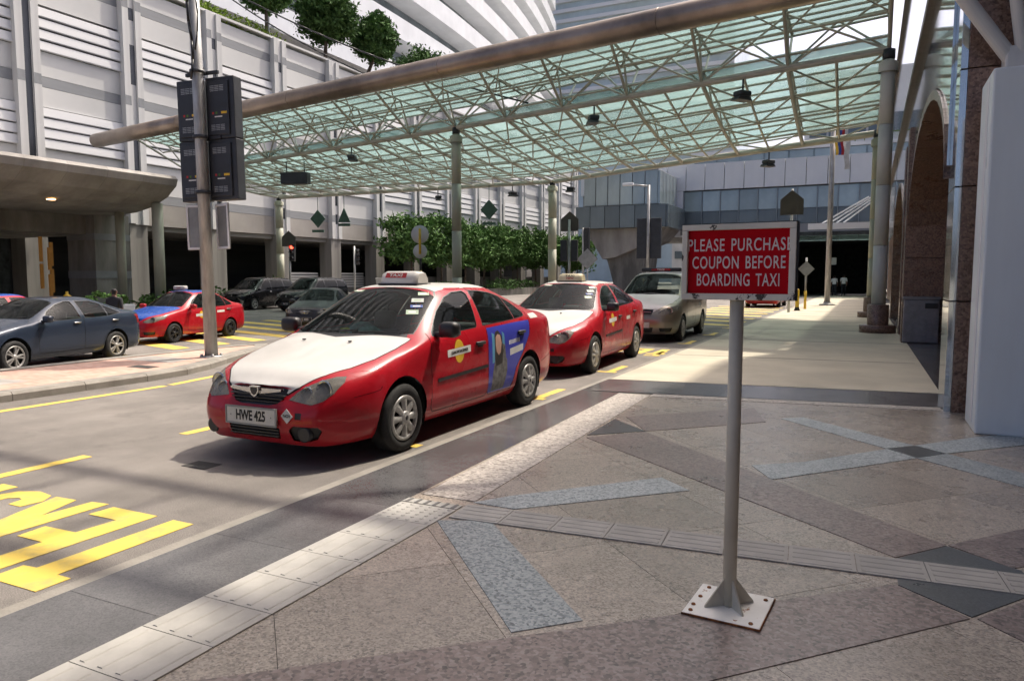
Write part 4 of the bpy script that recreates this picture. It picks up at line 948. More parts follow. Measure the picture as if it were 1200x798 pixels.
PARTNAMES = {'side_window': 'side_window', 'quarter': 'quarter_window'}
def make_car(name, label, sp, paint, loc, rz, group=None, cat='car', hood=None, roof=None, wheels='alloy', lv=3, extra=None, glassm='car_glass', pano=None, body2=None):
    root = thing(name, label, cat, loc, rz, group); L, W, hl = sp['L'], sp['W'], sp['L'] / 2
    sh = Shell(sp, lv); fw, rw, wrd = sp['fw'], sp['rw'], sp.get('wheel_r', .3); zb = sp.get('zb', .19)
    ar = wrd + .055
    for s_ in (fw, rw): sh.both([(s_ + ar * math.cos(a), max(zb - .25, wrd + .01 + ar * math.sin(a))) for a in [2 * math.pi * i / 28 for i in range(28)]], 'arch', zmin=-1, nmin=-2 if False else .02)
    for w_ in sp['wins']: sh.both(w_, 'side_window')
    ws = sp['ws']; sh.cut('top', ws + [(-x, s) for x, s in ws[::-1]], 'windscreen', zmin=sp['zc'] - .06, smin=sp['sc'] - .25, smax=sp['swt'] + .2)
    rg = sp.get('rearglass')
    if rg: sh.cut('top', rg + [(-x, s) for x, s in rg[::-1]], 'rear_window', zmin=sp['br'] - .0, smin=sp['srr'] - .2)
    if sp.get('rearwin'): sh.cut('rear', sp['rearwin'], 'rear_window', zmin=sp['br'])
    if sp.get('headlight'):
        sh.cut('front', sp['headlight'], 'headlight|R', smax=.95, nmin=.06); sh.cut('front', [(-x, z) for x, z in sp['headlight']], 'headlight|L', smax=.95, nmin=.06)
    for nm, pl in sp.get('front', {}).items(): sh.cut('front', pl, nm, smax=.4)
    if sp.get('taillight'):
        sh.cut('rear', sp['taillight'], 'taillight|R', smin=L - .6, nmin=.05); sh.cut('rear', [(-x, z) for x, z in sp['taillight']], 'taillight|L', smin=L - .6, nmin=.05)
    if extra: extra[0](sh, sp)
    for d in sp.get('doors', []):
        for k, pl in enumerate(d['polys']): sh.both(pl, d['name'])
    if sp.get('hoodp'):
        hp = sp['hoodp']; sh.cut('top', hp + [(-x, s) for x, s in hp[::-1]], 'bonnet', smax=sp['sc'] + .2, nmin=.3)
    if sp.get('roofp'):
        hp = sp['roofp']; sh.cut('top', hp + [(-x, s) for x, s in hp[::-1]], 'roof_panel', zmin=sp['zr'] - .25, nmin=.3)
    parts = sh.extract(); ob = {}
    for nm, data in parts.items():
        base = nm.split('|')[0]
        if base == 'arch': continue
        m, off, pname = paint, 0, base
        if base == 'side_window': m, off = glassm, -.006
        elif base in ('windscreen', 'rear_window'): m, off = ('car_glass' if base == 'windscreen' else glassm), -.004
        elif base == 'headlight': m, off = 'lamp_lens', .002
        elif base == 'taillight': m, off = 'tail_red', .003
        elif base in ('grille', 'intake', 'fog_recess', 'tow_cap'): m, off = 'trim_black', -.02 if base != 'tow_cap' else -.004
        elif base == 'seam': m, off = 'seam_black', -.004
        elif base == 'moulding': m, off = 'trim_black', .008
        elif base == 'bonnet': m = hood or paint
        elif base == 'roof_panel': m = roof or paint
        elif base == 'cowl_trim' or base == 'window_trim': m = 'trim_black'
        elif base.startswith('door_'): pname = 'door'
        if extra and base in extra[1]: m, off, pname = extra[1][base]
        if base == 'body' and body2: m = body2
        me = shell_mesh(pname, data, m, off); o = inst(pname, me, root); ob[nm] = o
        if base == 'headlight':
            me2 = shell_mesh('lamp_bowl', data, 'lamp_bowl', -.035); inst('lamp_bowl', me2, o)
    # dark lining just inside the painted shell of the cabin
    vs, ns, F = parts['body']; keep = [f for f in F if min(vs[i].z for i in f) > sp['bf'] + .02]
    for k_ in parts:
        if k_ == 'roof_panel' or k_.startswith('door'):
            pass
    lin = [(vs, ns, keep)] + [(parts[k][0], parts[k][1], [f for f in parts[k][2] if min(parts[k][0][i].z for i in f) > sp['bf'] - .15]) for k in parts if k == 'roof_panel' or k.startswith('door')]
    for d in lin:
        if d[2]: inst('cabin_lining', shell_mesh('cabin_lining', d, 'interior', -.018, True), root)
    # arch liners and floor
    for s_ in (fw, rw):
        for sd in (1, -1):
            mb = MB(); n = 20; r = ar + .004
            for i in range(n + 1):
                a = math.pi * (-.12 + 1.24 * i / n); y, z = s_ - hl + r * math.cos(a), wrd + .01 + r * math.sin(a)
                mb.v += [(sd * W * .60, y, z), (sd * (W - .035), y, z)]
            for i in range(n): mb.f.append((2 * i, 2 * i + 1, 2 * i + 3, 2 * i + 2) if sd > 0 else (2 * i, 2 * i + 2, 2 * i + 3, 2 * i + 1)); mb.smooth.append(True)
            o_ = len(mb.v); mb.v += [(sd * W * .60, s_ - hl - r, .1), (sd * W * .60, s_ - hl + r, .1), (sd * W * .60, s_ - hl + r, r + wrd), (sd * W * .60, s_ - hl - r, r + wrd)]; mb.f.append((o_, o_ + 1, o_ + 2, o_ + 3)); mb.smooth.append(False)
            mb.build('arch_liner', 'seam_black', root)
            wheel(root, sd * (W - .11), s_ - hl, wrd, wheels, sp.get('rim_r', .2), side=sd)
    # cabin: floor, dashboard, seats, steering wheel
    MB().box(-W * .78, W * .78, sp['sc'] - hl - .1, sp['rw'] - hl, zb + .02, zb + .1).build('cabin_floor', 'interior', root)
    soft_box('dashboard', 'interior', root, (0, sp['sc'] - hl + .28, sp['zc'] - .13), (W * 1.5, .5, .16), .05)
    for x in (-.36, .36):
        s0 = sp['swt'] - hl + .25
        soft_box('front_seat', 'seat_grey', root, (x, s0, .62), (.5, .16, .70), .06, (R(-14), 0, 0)); soft_box('headrest', 'seat_grey', root, (x, s0 + .12, 1.06), (.27, .1, .19), .04, (R(-12), 0, 0)); soft_box('seat_cushion', 'seat_grey', root, (x, s0 - .28, .40), (.5, .5, .16), .05)
    soft_box('rear_seat', 'seat_grey', root, (0, sp['rw'] - hl - .22, .66), (1.2, .16, .66), .06, (R(-20), 0, 0))
    st = MB(); n = 20; pts = [(.36 + .18 * math.cos(2 * math.pi * i / n), .18 * math.sin(2 * math.pi * i / n)) for i in range(n + 1)]
    st.path([(x, sp['sc'] - hl + .58 + z * .45, sp['zc'] - .08 + z * .9) for x, z in pts], .014, 6); st.build('steering_wheel', 'trim_black', root)
    return root, ob, parts
PERSONA = dict(L=4.48, W=.862, zb=.17, zh0=.645, zc=.955, sc=1.19, swt=1.98, zr=1.458, srr=3.22, sbl=4.04, zbt=1.115, bf=.915, br=1.03, fw=.93, rw=3.53, wheel_r=.302, rim_r=.198,
    ws=[(0, 1.13), (.30, 1.16), (.55, 1.23), (.672, 1.33), (.66, 1.41), (.54, 1.93), (.50, 1.985), (.28, 1.97), (0, 1.96)],
    rearglass=[(0, 3.42), (.36, 3.42), (.46, 3.46), (.585, 3.88), (.56, 3.95), (.3, 4.0), (0, 4.01)],
    wins=[[(1.48, .975), (2.28, 1.01), (2.315, 1.03), (2.47, 1.345), (2.44, 1.372), (2.22, 1.362), (2.02, 1.315), (1.78, 1.19), (1.50, 1.0)],
          [(2.44, 1.02), (3.20, 1.05), (3.20, 1.30), (3.0, 1.345), (2.80, 1.368), (2.58, 1.375), (2.55, 1.35)],
          [(3.225, 1.053), (3.45, 1.07), (3.505, 1.085), (3.515, 1.11), (3.45, 1.18), (3.36, 1.24), (3.225, 1.293)]],
    headlight=[(.325, .548), (.375, .602), (.45, .655), (.53, .695), (.61, .72), (.672, .722), (.69, .68), (.665, .60), (.615, .545), (.54, .518), (.45, .53)],
    front=dict(grille=[(-.285, .622), (-.24, .632), (.24, .632), (.285, .622), (.27, .555), (.225, .512), (.15, .497), (-.15, .497), (-.225, .512), (-.27, .555)],
               intake=[(-.27, .325), (.27, .325), (.26, .235), (-.26, .235)],
               fog_recess=[(.36, .315), (.40, .35), (.60, .345), (.62, .31), (.58, .245), (.52, .225), (.38, .225)],
               tow_cap=[(.42, .405), (.475, .405), (.475, .455), (.42, .455)]),
    taillight=[(.54, .74), (.80, .76), (.80, .96), (.66, .98), (.56, .93)],
    hoodp=[(0, .10), (.30, .105), (.38, .14), (.52, .29), (.63, .48), (.695, .72), (.715, 1.0), (.705, 1.25), (0, 1.25)],
    roofp=[(0, 1.955), (.30, 1.965), (.50, 2.0), (.515, 2.4), (.515, 2.95), (.49, 3.36), (0, 3.42)],
    doors=[dict(name='door_front', polys=[[(1.365, .325), (1.41, .28), (2.43, .28), (2.465, .315), (2.475, 1.0), (2.56, 1.41), (2.2, 1.41), (1.92, 1.34), (1.43, .995), (1.365, .80)]]),
           dict(name='door_rear', polys=[[(2.49, .315), (2.53, .28), (3.05, .28), (3.15, .50), (3.15, 1.40), (2.57, 1.41), (2.485, 1.0)], [(3.15, .50), (3.38, .70), (3.52, .85), (3.56, 1.0), (3.57, 1.12), (3.42, 1.27), (3.15, 1.40)]])])
DOORLINES = [[(1.425, 1.0), (1.36, .80), (1.36, .32), (1.405, .275), (2.435, .275), (2.475, .315), (2.48, 1.0), (2.565, 1.41)], [(2.48, .315), (2.525, .275), (3.05, .275), (3.155, .50), (3.38, .695), (3.53, .85), (3.57, 1.0), (3.58, 1.12), (3.50, 1.21)]]
def grow(p, k, dx=0, dz=0):
    cx = sum(a for a, _ in p) / len(p); cz = sum(b for _, b in p) / len(p); return [(cx + (a - cx) * k + dx, cz + (b - cz) * k + dz) for a, b in p]
def persona_cuts(ad):
    def f(sh, sp):
        for w_ in sp['wins']:
            for v in ('R', 'L'): sh.line(v, w_ + [w_[0]], 'window_trim', .016)
        for d in DOORLINES:
            for v in ('R', 'L'): sh.line(v, d, 'seam', .009)
        for v in ('R', 'L'): sh.cut(v, [(1.46, .545), (2.46, .575), (2.46, .608), (1.46, .578)], 'moulding|' + v)
        hp = sp['hoodp'][1:-1]
        sh.line('top', hp, 'seam', .010, nmin=.1, smax=1.4); sh.line('top', [(-x, s) for x, s in hp], 'seam', .010, nmin=.1, smax=1.4)
        sh.line('top', [(-.30, .103), (.30, .103)], 'seam', .010, nmin=.05, smax=.5)
        ws = sp['ws']; ring = ws + [(-x, s) for x, s in ws[::-1]]
        sh.line('top', ring + [ring[0]], 'window_trim', .022, zmin=.9, smin=1.0, smax=2.3)
        sh.cut('top', [(-.66, 1.25), (0, 1.06), (.66, 1.25), (.6, 1.4), (-.6, 1.4)], 'cowl_trim', zmin=.90, smin=1.02, smax=1.4)
        # fuel flap, bumper seams
        for v in ('R', 'L'): sh.line(v, [(.34, .56), (.60, .59), (.63, .62)], 'seam', .005, smax=.75); sh.line(v, [(3.90, .50), (4.2, .56), (4.42, .60)], 'seam', .006)
        if ad:
            sh.cut('R', [(2.570, .60), (2.625, .61), (2.635, .91), (2.580, .93)], 'advert_stripe'); sh.cut('R', [(2.815, .80), (2.870, .78), (2.870, .90), (2.820, .93)], 'advert_stripe')
            sh.cut('R', grow([(2.675, .85), (2.710, .875), (2.755, .865), (2.775, .80), (2.755, .725), (2.720, .705), (2.685, .735), (2.670, .79)], 1.35, .0, .005), 'advert_face')
            sh.cut('R', grow([(2.635, .84), (2.670, .905), (2.730, .915), (2.790, .86), (2.805, .72), (2.790, .62), (2.670, .60), (2.640, .68)], 1.22), 'advert_hair')
            sh.cut('R', [(2.820, .62), (2.900, .62), (2.875, .80), (2.825, .86), (2.805, .80)], 'advert_coat')
            sh.cut('R', [(2.560, .305), (2.850, .305), (2.930, .50), (2.920, .62), (2.830, .68), (2.640, .66), (2.580, .50)], 'advert_coat')
            for k in range(9): x = 2.98 + k * .032; sh.cut('R', [(x, .772 + k * .002), (x + .022, .774 + k * .002), (x + .022, .82 + k * .002), (x, .818 + k * .002)], 'advert_text')
            sh.cut('R', [(3.00, .65), (3.34, .685), (3.35, .76), (3.00, .725)], 'advert_text')
            sh.cut('R', [(2.485, .29), (3.05, .29), (3.15, .50), (3.15, 1.01), (2.49, .985)], 'advert_panel'); sh.cut('R', [(3.15, .50), (3.38, .695), (3.525, .85), (3.565, 1.02), (3.15, 1.01)], 'advert_panel')
            sh.cut('R', [(3.64, 1.03), (3.88, 1.035), (3.88, 1.09), (3.64, 1.085)], 'sticker_pale')
        else:
            sh.cut('R', [(2.75, .76), (3.0, .77), (3.0, .83), (2.75, .82)], 'sticker_pale')
        sh.cut('R', [(1.65, .755), (2.10, .775), (2.10, .845), (1.65, .825)], 'sticker_strip')
        sh.cut('R', [(1.875 + .092 * math.cos(a), .80 + .115 * math.sin(a)) for a in [2 * math.pi * i / 20 for i in range(20)]], 'sticker_disc')
    tags = dict(advert_stripe=('print_cyan', .0, 'advert_stripe'), advert_face=('skin_print', 0, 'advert_face'), advert_hair=('hair_dark', 0, 'advert_hair'), advert_coat=('coat_grey', 0, 'advert_coat'), advert_text=('ink_white', 0, 'advert_text'),
                advert_panel=('ad_blue', 0, 'advert_panel'), sticker_pale=('plate_white', .002, 'sticker'), sticker_strip=('ink_white', .002, 'sticker'), sticker_disc=('sticker_yellow', .001, 'sticker'))
    return (f, tags)
def front_at(parts, x, z):
    """most forward body y near (x,z)"""
    best = 0
    for d in parts.values():
        for v in d[0]:
            if abs(v.x - x) < .06 and abs(v.z - z) < .05 and v.y < best: best = v.y
    return best
def put_text(body, size, m, parent, loc, rot, sx=1., bold=0., name='lettering', ext=.001, spacing=1.0):
    me = text_mesh(body, size, bold, ext, sx, spacing=spacing); me.materials.append(M[m]); return inst(name, me, parent, loc, rot)
def number_plate(root, y, z, text, w=.52, h=.125, white=True, rot=0):
    p = MB().bbox(-w / 2, w / 2, -.012, 0, -h / 2, h / 2, .004).build('number_plate', 'plate_white' if white else 'plate_black', root); p.location = (0, y, z); p.rotation_euler = (rot, 0, 0)
    fr = MB(); 
    for (a, b, c, d) in ((-w / 2 - .012, w / 2 + .012, h / 2, h / 2 + .012), (-w / 2 - .012, w / 2 + .012, -h / 2 - .012, -h / 2), (-w / 2 - .012, -w / 2, -h / 2, h / 2), (w / 2, w / 2 + .012, -h / 2, h / 2)): fr.box(a, b, -.016, .0, c, d)
    fr.build('plate_frame', 'sign_back', p)
    if text:
        put_text(text, h * .90, 'ink_black' if white else 'ink_white', p, (0, -.0135, 0), (R(90), 0, 0), .70, .0035, 'plate_lettering')
        for x in (-.215, .215): MB().lathe([(0, -.014), (.006, -.014), (.006, -.012)], 8, (x, 0, 0), 'y').build('plate_bolt', 'sign_back', p)
    return p
def mirror(root, x, y, z, m='trim_black', big=1.):
    s = 1 if x > 0 else -1
    h = soft_box('door_mirror', m, root, (x + s * .07, y, z), (.20 * big, .13, .145 * big), .045, (0, 0, s * R(-8))); soft_box('mirror_arm', 'trim_black', h, (-s * .105, .0, -.05), (.12, .07, .05), .015)
    soft_box('mirror_glass', 'chrome', h, (0, .066, 0), (.16, .006, .105), .003); return h
def handle(root, parts, s, z, hl, W, m, sides=(1, -1)):
    for sd in sides:
        best = 0
        for d in parts.values():
            for v in d[0]:
                if abs(v.y - (s - hl)) < .08 and abs(v.z - z) < .05 and v.x * sd > best: best = v.x * sd
        h = soft_box('door_handle', m, root, (sd * (best + .012), s - hl, z), (.03, .19, .036), .012); soft_box('handle_cup', 'seam_black', h, (-sd * .012, .01, -.018), (.012, .11, .05), .005)
def persona(name, label, loc, rz, ad, plate, group=None, lamp='white', lv=3):
    root, ob, parts = make_car(name, label, PERSONA, 'taxi_red', loc, rz, group, 'taxi', hood='taxi_white', roof='taxi_white', wheels='hubcap', lv=lv, extra=persona_cuts(ad))
    hl = PERSONA['L'] / 2; Y = lambda s: s - hl
    ob['body']['label'] = 'glossy red painted bodywork'
    if 'bonnet' in ob: ob['bonnet']['label'] = 'white painted bonnet'
    # grille: chrome wings and dark slats
    gy = front_at(parts, 0, .57)
    for k, z in enumerate((.52, .547, .574)): MB().bbox(-.25 - .02 * k, .25 + .02 * k, gy + .0, gy + .03, z - .006, z + .006, .003).build('grille_slat', 'alloy_dark', ob.get('grille', root))
    for sd in (1, -1): MB().prism([(sd * .03, .582), (sd * .265, .612), (sd * .275, .630), (sd * .05, .630)], 'y', gy - .012, gy + .02).build('grille_wing', 'chrome', ob.get('grille', root))
    bd = MB().prism([(-.045, .645), (.045, .645), (.05, .61), (.03, .573), (0, .557), (-.03, .573), (-.05, .61)], 'y', gy - .03, gy); bd.build('bonnet_badge', 'chrome', root)
    MB().prism([(-.032, .635), (.032, .635), (.035, .61), (.02, .582), (0, .572), (-.02, .582), (-.035, .61)], 'y', gy - .033, gy - .029).build('badge_shield', 'alloy_dark', root)
    py = front_at(parts, 0, .40); number_plate(root, py - .012, .408, plate)
    for z in (.255, .28, .305): MB().box(-.26, .26, py + .01, py + .03, z - .005, z + .005).build('intake_slat', 'alloy_dark', root)
    for sd in (1, -1):
        fy = front_at(parts, sd * .49, .285); MB().lathe([(0, .0), (.05, 0), (.062, .0), (.062, .05)], 18, (sd * .49, fy + .012, .285), 'y').build('fog_lamp', 'alloy_dark', root)
        lx, lz = sd * .575, .628; ly = front_at(parts, lx, lz); MB().lathe([(.0, .045), (.05, .035), (.072, .0), (.08, .012)], 20, (lx, ly + .06, lz), 'y').build('lamp_reflector', 'lamp_ring', root); MB().lathe([(.0, .045), (.04, .035), (.055, .0), (.06, .012)], 20, (sd * .455, front_at(parts, sd * .455, .59) + .05, .595), 'y').build('lamp_reflector', 'lamp_ring', root)
        mirror(root, sd * .885, Y(1.52), 1.035)
    ny = front_at(parts, .36, .43); st = MB().prism([(.36, .37), (.42, .43), (.36, .49), (.30, .43)], 'y', ny - .014, ny - .012).build('diamond_sticker', 'ink_white', root)
    put_text('NGV', .036, 'ink_black', st, (.36, ny - .0155, .43), (R(90), 0, 0), 1, .0005, 'sticker_lettering')
    handle(root, parts, 2.30, .845, hl, .86, 'trim_black'); handle(root, parts, 3.30, .895, hl, .86, 'trim_black')
    # wipers and washer jets
    for x0, x1 in ((-.50, .08), (.05, .60)):
        rod('wiper', (x0, Y(1.24) + abs(x0) * .1, 1.0), (x1, Y(1.27) + .12 * abs(x1), 1.015), .011, 'trim_black', root, 6)
    for x in (-.28, .25): soft_box('washer_jet', 'trim_black', root, (x, Y(.95), .945), (.025, .03, .012), .004)
    # roof lamp
    rl = bpy.data.objects.new('taxi_lamp', None); rl.location = (0, Y(2.2), 1.458); link(rl, root)
    lm = 'taxi_white' if lamp == 'white' else 'lamp_cream'; wl = .235 if lamp == 'white' else .22
    b = MB(); prof = [(-.13, .0), (-.125, .05), (-.085, .115), (-.05, .125), (.06, .125), (.12, .06), (.13, 0)]
    n = len(prof)
    for x, k in ((-wl, .8), (-wl + .06, 1.), (wl - .06, 1.), (wl, .8)): b.v += [(x, y * (.75 + .25 * (k == 1)), z * k) for y, z in prof]
    for i in range(3):
        for k in range(n - 1): b.f.append((i * n + k, i * n + k + 1, (i + 1) * n + k + 1, (i + 1) * n + k)); b.smooth.append(True)
    b.f += [tuple(range(n - 1, -1, -1)), tuple(3 * n + k for k in range(n))]; b.smooth += [False, False]
    o = b.build('lamp_shade', lm, rl); MB().bbox(-wl - .01, wl + .01, -.14, .14, -.022, .0, .008).build('lamp_base', 'trim_black', rl)
    if lamp == 'white': 
        MB().add([(-.16, -.1235, .056), (.10, -.1235, .056), (.10, -.0915, .108), (-.16, -.0915, .108)], [(0, 1, 2, 3)]).build('lamp_panel', 'ink_red', rl)
        put_text('TAXI', .05, 'plate_white', rl, (-.03, -.112, .082), (R(58), 0, 0), 1.5, .001)
    else: put_text('TAXI', .055, 'ink_black', rl, (0, -.112, .085), (R(58), 0, 0), 1.4, .001); put_text('TEKSI', .04, 'ink_red', rl, (0, -.128, .04), (R(80), 0, 0), 1.4, .001)
    # windscreen papers and dashboard clutter
    def on_ws(x, s):  # point on the screen
        best, bz = None, 9
        for v, nn in zip(parts['windscreen'][0], parts['windscreen'][1]):
            d = (v.x - x) ** 2 + (v.y - Y(s)) ** 2
            if d < bz: bz = d; best = (v, nn)
        return best
    for x, s, w, h, m in ((.45, 1.87, .11, .07, 'paper_green'), (.46, 1.77, .12, .07, 'paper_pale'), (.48, 1.67, .12, .045, 'paper_blue'), (.49, 1.575, .12, .075, 'paper_green'), (-.36, 1.90, .16, .05, 'paper_green'), (.36, 1.40, .16, .1, 'car_glass')):
        v, nn = on_ws(x, s); q = nn.to_track_quat('Z', 'Y')
        if m == 'car_glass': continue
        pc = MB().box(-w / 2, w / 2, -h / 2, h / 2, -.001, .001).build('windscreen_sticker', m, root); pc.rotation_mode = 'QUATERNION'; pc.rotation_quaternion = q; pc.location = v - nn * .003
        if m in ('paper_green', 'paper_blue', 'paper_pale'): MB().box(-w * .3, w * .3, -h * .22, h * .2, .0015, .0022).build('sticker_print', 'ink_white' if m != 'paper_pale' else 'paper_green', pc)
    cl = MB(); rnd = random.Random(3)
    for i in range(9):
        for j in range(6): cl.v.append((-.02 + .42 * (i / 8 - .5), Y(1.50) + .24 * (j / 5 - .5), .97 + .11 * math.sin(math.pi * i / 8) * math.sin(math.pi * j / 5) + rnd.uniform(0, .018)))
    for i in range(8):
        for j in range(5): cl.f.append((i * 6 + j, (i + 1) * 6 + j, (i + 1) * 6 + j + 1, i * 6 + j + 1)); cl.smooth.append(True)
    if ad: cl.build('dashboard_cloth', 'teal_cloth', root); soft_box('dashboard_item', 'lime', root, (-.17, Y(1.44), 1.0), (.12, .1, .05), .02)
    if ad:   # lettering on the door sticker, rear badge strip
        bx = max((v.x for d in parts.values() for v in d[0] if abs(v.y - Y(1.875)) < .06 and abs(v.z - .80) < .03), default=.86)
        put_text('CLEAN, TOP TAXI SERVICES', .036, 'ink_black', root, (bx + .0035, Y(1.875), .80), (R(90), R(-2.5), R(90)), .72, .0006, 'sticker_lettering')
    return root
taxi1 = persona('taxi', 'nearest red taxi with white bonnet, blue advert on its rear door, plate HWE 425', (-4.53, 6.72, 0), 0, True, 'HWE 425', 'red and white taxis waiting at the rank'); taxi1.scale = (1.02, 1.02, 1.02)
taxi2 = persona('taxi', 'second red taxi with white bonnet and cream roof lamp, behind the front taxi', (-4.85, 12.55, 0), R(2), False, None, 'red and white taxis waiting at the rank', 'cream', 2); taxi2.scale = (1.02, 1.02, 1.02)
def copy_tree(o, parent=None):
    c = o.copy(); COL.objects.link(c); c.parent = parent
    for ch in list(o.children): copy_tree(ch, c)
    return c
# ---- other vehicles
def gen_spec(L, W, zr, fw, rw, sc, swt, srr, sbl, zbt, zh0, zc, bf, br, wheel_r=.31, rim_r=.205, mpv=False, wins=None, hl=None, zb=.2, wr=None):
    f = W / .86; w0 = .68 * f
    sp = dict(L=L, W=W, zb=zb, zh0=zh0, zc=zc, sc=sc, swt=swt, zr=zr, srr=srr, sbl=sbl, zbt=zbt, bf=bf, br=br, fw=fw, rw=rw, wheel_r=wheel_r, rim_r=rim_r, mpv=mpv)
    if wr: sp['wr'] = wr
    wt = (wr or .57 * f)
    sp['ws'] = [(0, sc - .07), (.3 * f, sc - .04), (.55 * f, sc + .03), (w0 - .01, sc + .12), (w0 - .02, sc + .2), (wt - .03, swt - .06), (wt - .07, swt), (.28 * f, swt - .015), (0, swt - .025)]
    if not mpv: sp['rearglass'] = [(0, srr + .16), (.36 * f, srr + .16), (.46 * f, srr + .2), (.585 * f, sbl - .16), (.56 * f, sbl - .1), (.3 * f, sbl - .05), (0, sbl - .04)]
    else: sp['rearwin'] = [(-.55 * f, br + .12), (.55 * f, br + .12), (.48 * f, zr - .17), (-.48 * f, zr - .17)]
    sp['wins'] = wins; sp['headlight'] = hl or [(.42 * f, zh0 - .10), (.5 * f, zh0 - .03), (.62 * f, zh0 + .04), (.78 * f, zh0 + .075), (.81 * f, zh0 + .06), (.81 * f, zh0 - .02), (.70 * f, zh0 - .11), (.55 * f, zh0 - .12)]
    sp['taillight'] = [(.52 * f, br - .26), (.80 * f, br - .24), (.80 * f, br - .04), (.66 * f, br - .02), (.55 * f, br - .07)]
    sp['hoodp'] = [(0, .10), (.33 * f, .105), (.42 * f, .15), (.56 * f, .30), (.66 * f, .5), (.705 * f, .8), (.72 * f, sc - .2), (.705 * f, sc + .04), (0, sc + .04)]
    sp['roofp'] = [(0, swt - .02), (.3 * f, swt), (wt - .07, swt + .03), (wt - .055, swt + .4), (wt - .055, srr - .2), (wt - .08, srr + .1), (0, srr + .16)]
    return sp
def gen_cuts(doors, sp0, grille, white=None):
    def fn(sh, sp):
        for w_ in sp['wins']:
            for v in ('R', 'L'): sh.line(v, w_ + [w_[0]], 'window_trim', .018)
        for d in doors:
            for v in ('R', 'L'): sh.line(v, d, 'seam', .010)
        for nm, pl in grille.items(): sh.cut('front', pl, nm, smax=.45)
        if white:
            for v, pl, nm in white: sh.cut(v, pl, nm)
    return (fn, dict(sticker_strip=('ink_white', .002, 'sticker'), sticker_disc=('sticker_yellow', .001, 'sticker'), lower_trim=('trim_black', .002, 'lower_trim'), chrome_bar=('chrome', .006, 'chrome_bar')))
def finish(root, ob, parts, sp, paint, plate=None, mz=1.0, ms=None, hz_=None, hs=(), white_plate=False, gbars=3):
    hl = sp['L'] / 2; W = sp['W']; f = W / .86; zh0 = sp['zh0']
    for sd in (1, -1):
        mirror(root, sd * (W + .015), (ms or sp['sc'] + .3) - hl, mz, paint)
        lx, lz = sd * .65 * f, zh0 - .03; ly = front_at(parts, lx, lz); MB().lathe([(.0, .045), (.05, .035), (.072, .0), (.08, .012)], 20, (lx, ly + .06, lz), 'y').build('lamp_reflector', 'lamp_ring', root)
    for s_ in hs: handle(root, parts, s_, hz_, hl, W, 'chrome' if paint != 'saga' else paint)
    py = front_at(parts, 0, .42); number_plate(root, py - .012, .43, plate, white=white_plate)
    gy = front_at(parts, 0, zh0 - .09)
    for k in range(gbars): MB().bbox(-.28 * f, .28 * f, gy - .004, gy + .03, zh0 - .15 + k * .04, zh0 - .138 + k * .04, .003).build('grille_slat', 'chrome' if k == gbars - 1 else 'alloy_dark', ob.get('grille', root))
    MB().lathe([(0, -.016), (.045, -.014), (.05, 0)], 16, (0, gy, zh0 - .08), 'y').build('badge', 'chrome', root)
    for x0, x1 in ((-.5, .08), (.05, .6)): rod('wiper', (x0 * f, sp['sc'] - hl + .04, sp['zc'] + .045), (x1 * f, sp['sc'] - hl + .12, sp['zc'] + .06), .012, 'trim_black', root, 6)
def win_sedan(sc, bz0, bz1, zt, sB, sR, sE):
    return [[(sc + .32, bz0), (sB - .07, bz0 + .02), (sB - .1, zt), (sB - .25, zt), (sc + .85, zt - .06), (sc + .55, zt - .2)], [(sB + .05, bz0 + .025), (sR, bz0 + .04), (sR, zt - .09), (sR - .25, zt - .01), (sB + .02, zt)], [(sR + .03, bz0 + .045), (sE, bz1), (sE - .02, bz1 + .04), (sR + .15, zt - .16), (sR + .03, zt - .10)]]
def doors_sedan(s0, sB, s1, zb, zt, sarch):
    return [[(s0 + .08, zt), (s0, zt - .2), (s0, zb + .05), (s0 + .05, zb), (sB, zb), (sB, zt + .3)], [(sB, zb), (sarch, zb), (sarch + .08, zb + .22), (s1 - .1, zt - .15), (s1, zt)]]
def grille_std(W, z, h=.11, w=.32, lw=.33): f = W / .86; return dict(grille=[(-w * f, z), (w * f, z), (w * .9 * f, z - h), (-w * .9 * f, z - h)], intake=[(-lw * f, .37), (lw * f, .37), (lw * .9 * f, .25), (-lw * .9 * f, .25)], fog_recess=[(.46 * f, .36), (.72 * f, .36), (.68 * f, .27), (.48 * f, .27)])
GZ = -.35
# silver people carrier with white bonnet and roof (third in the rank)
ex = gen_spec(4.59, .90, 1.69, .92, 3.65, 1.10, 2.05, 3.95, 4.3, 1.6, .80, 1.10, 1.0, 1.08, .315, .205, True, [[(1.62, 1.08), (2.50, 1.10), (2.48, 1.54), (2.2, 1.53), (1.95, 1.42)], [(2.58, 1.10), (3.52, 1.12), (3.50, 1.55), (2.58, 1.56)], [(3.60, 1.13), (4.28, 1.17), (4.18, 1.46), (3.60, 1.54)]], wr=.66)
root, ob, parts = make_car('taxi', 'champagne people carrier taxi with pale bonnet, third in the rank', ex, 'champagne', (-4.95, 19.2, 0), R(2), None, 'taxi', hood='taxi_white', roof='taxi_white', wheels='hubcap', lv=2,
    extra=gen_cuts(doors_sedan(1.32, 2.54, 3.66, .34, 1.12, 3.2), ex, grille_std(.9, .79), [('R', [(3.0, .80), (3.3, .80), (3.3, .88), (3.0, .88)], 'sticker_strip')]))
finish(root, ob, parts, ex, 'champagne', 'HB 2377', 1.12, hz_=.97, hs=(2.35, 3.35), white_plate=True)
hy = ex['L'] / 2; put_text('KS1M', .20, 'ink_black', root, (.18, .82 - hy, .985), (R(20), 0, 0), 1.3, .002, 'bonnet_lettering')
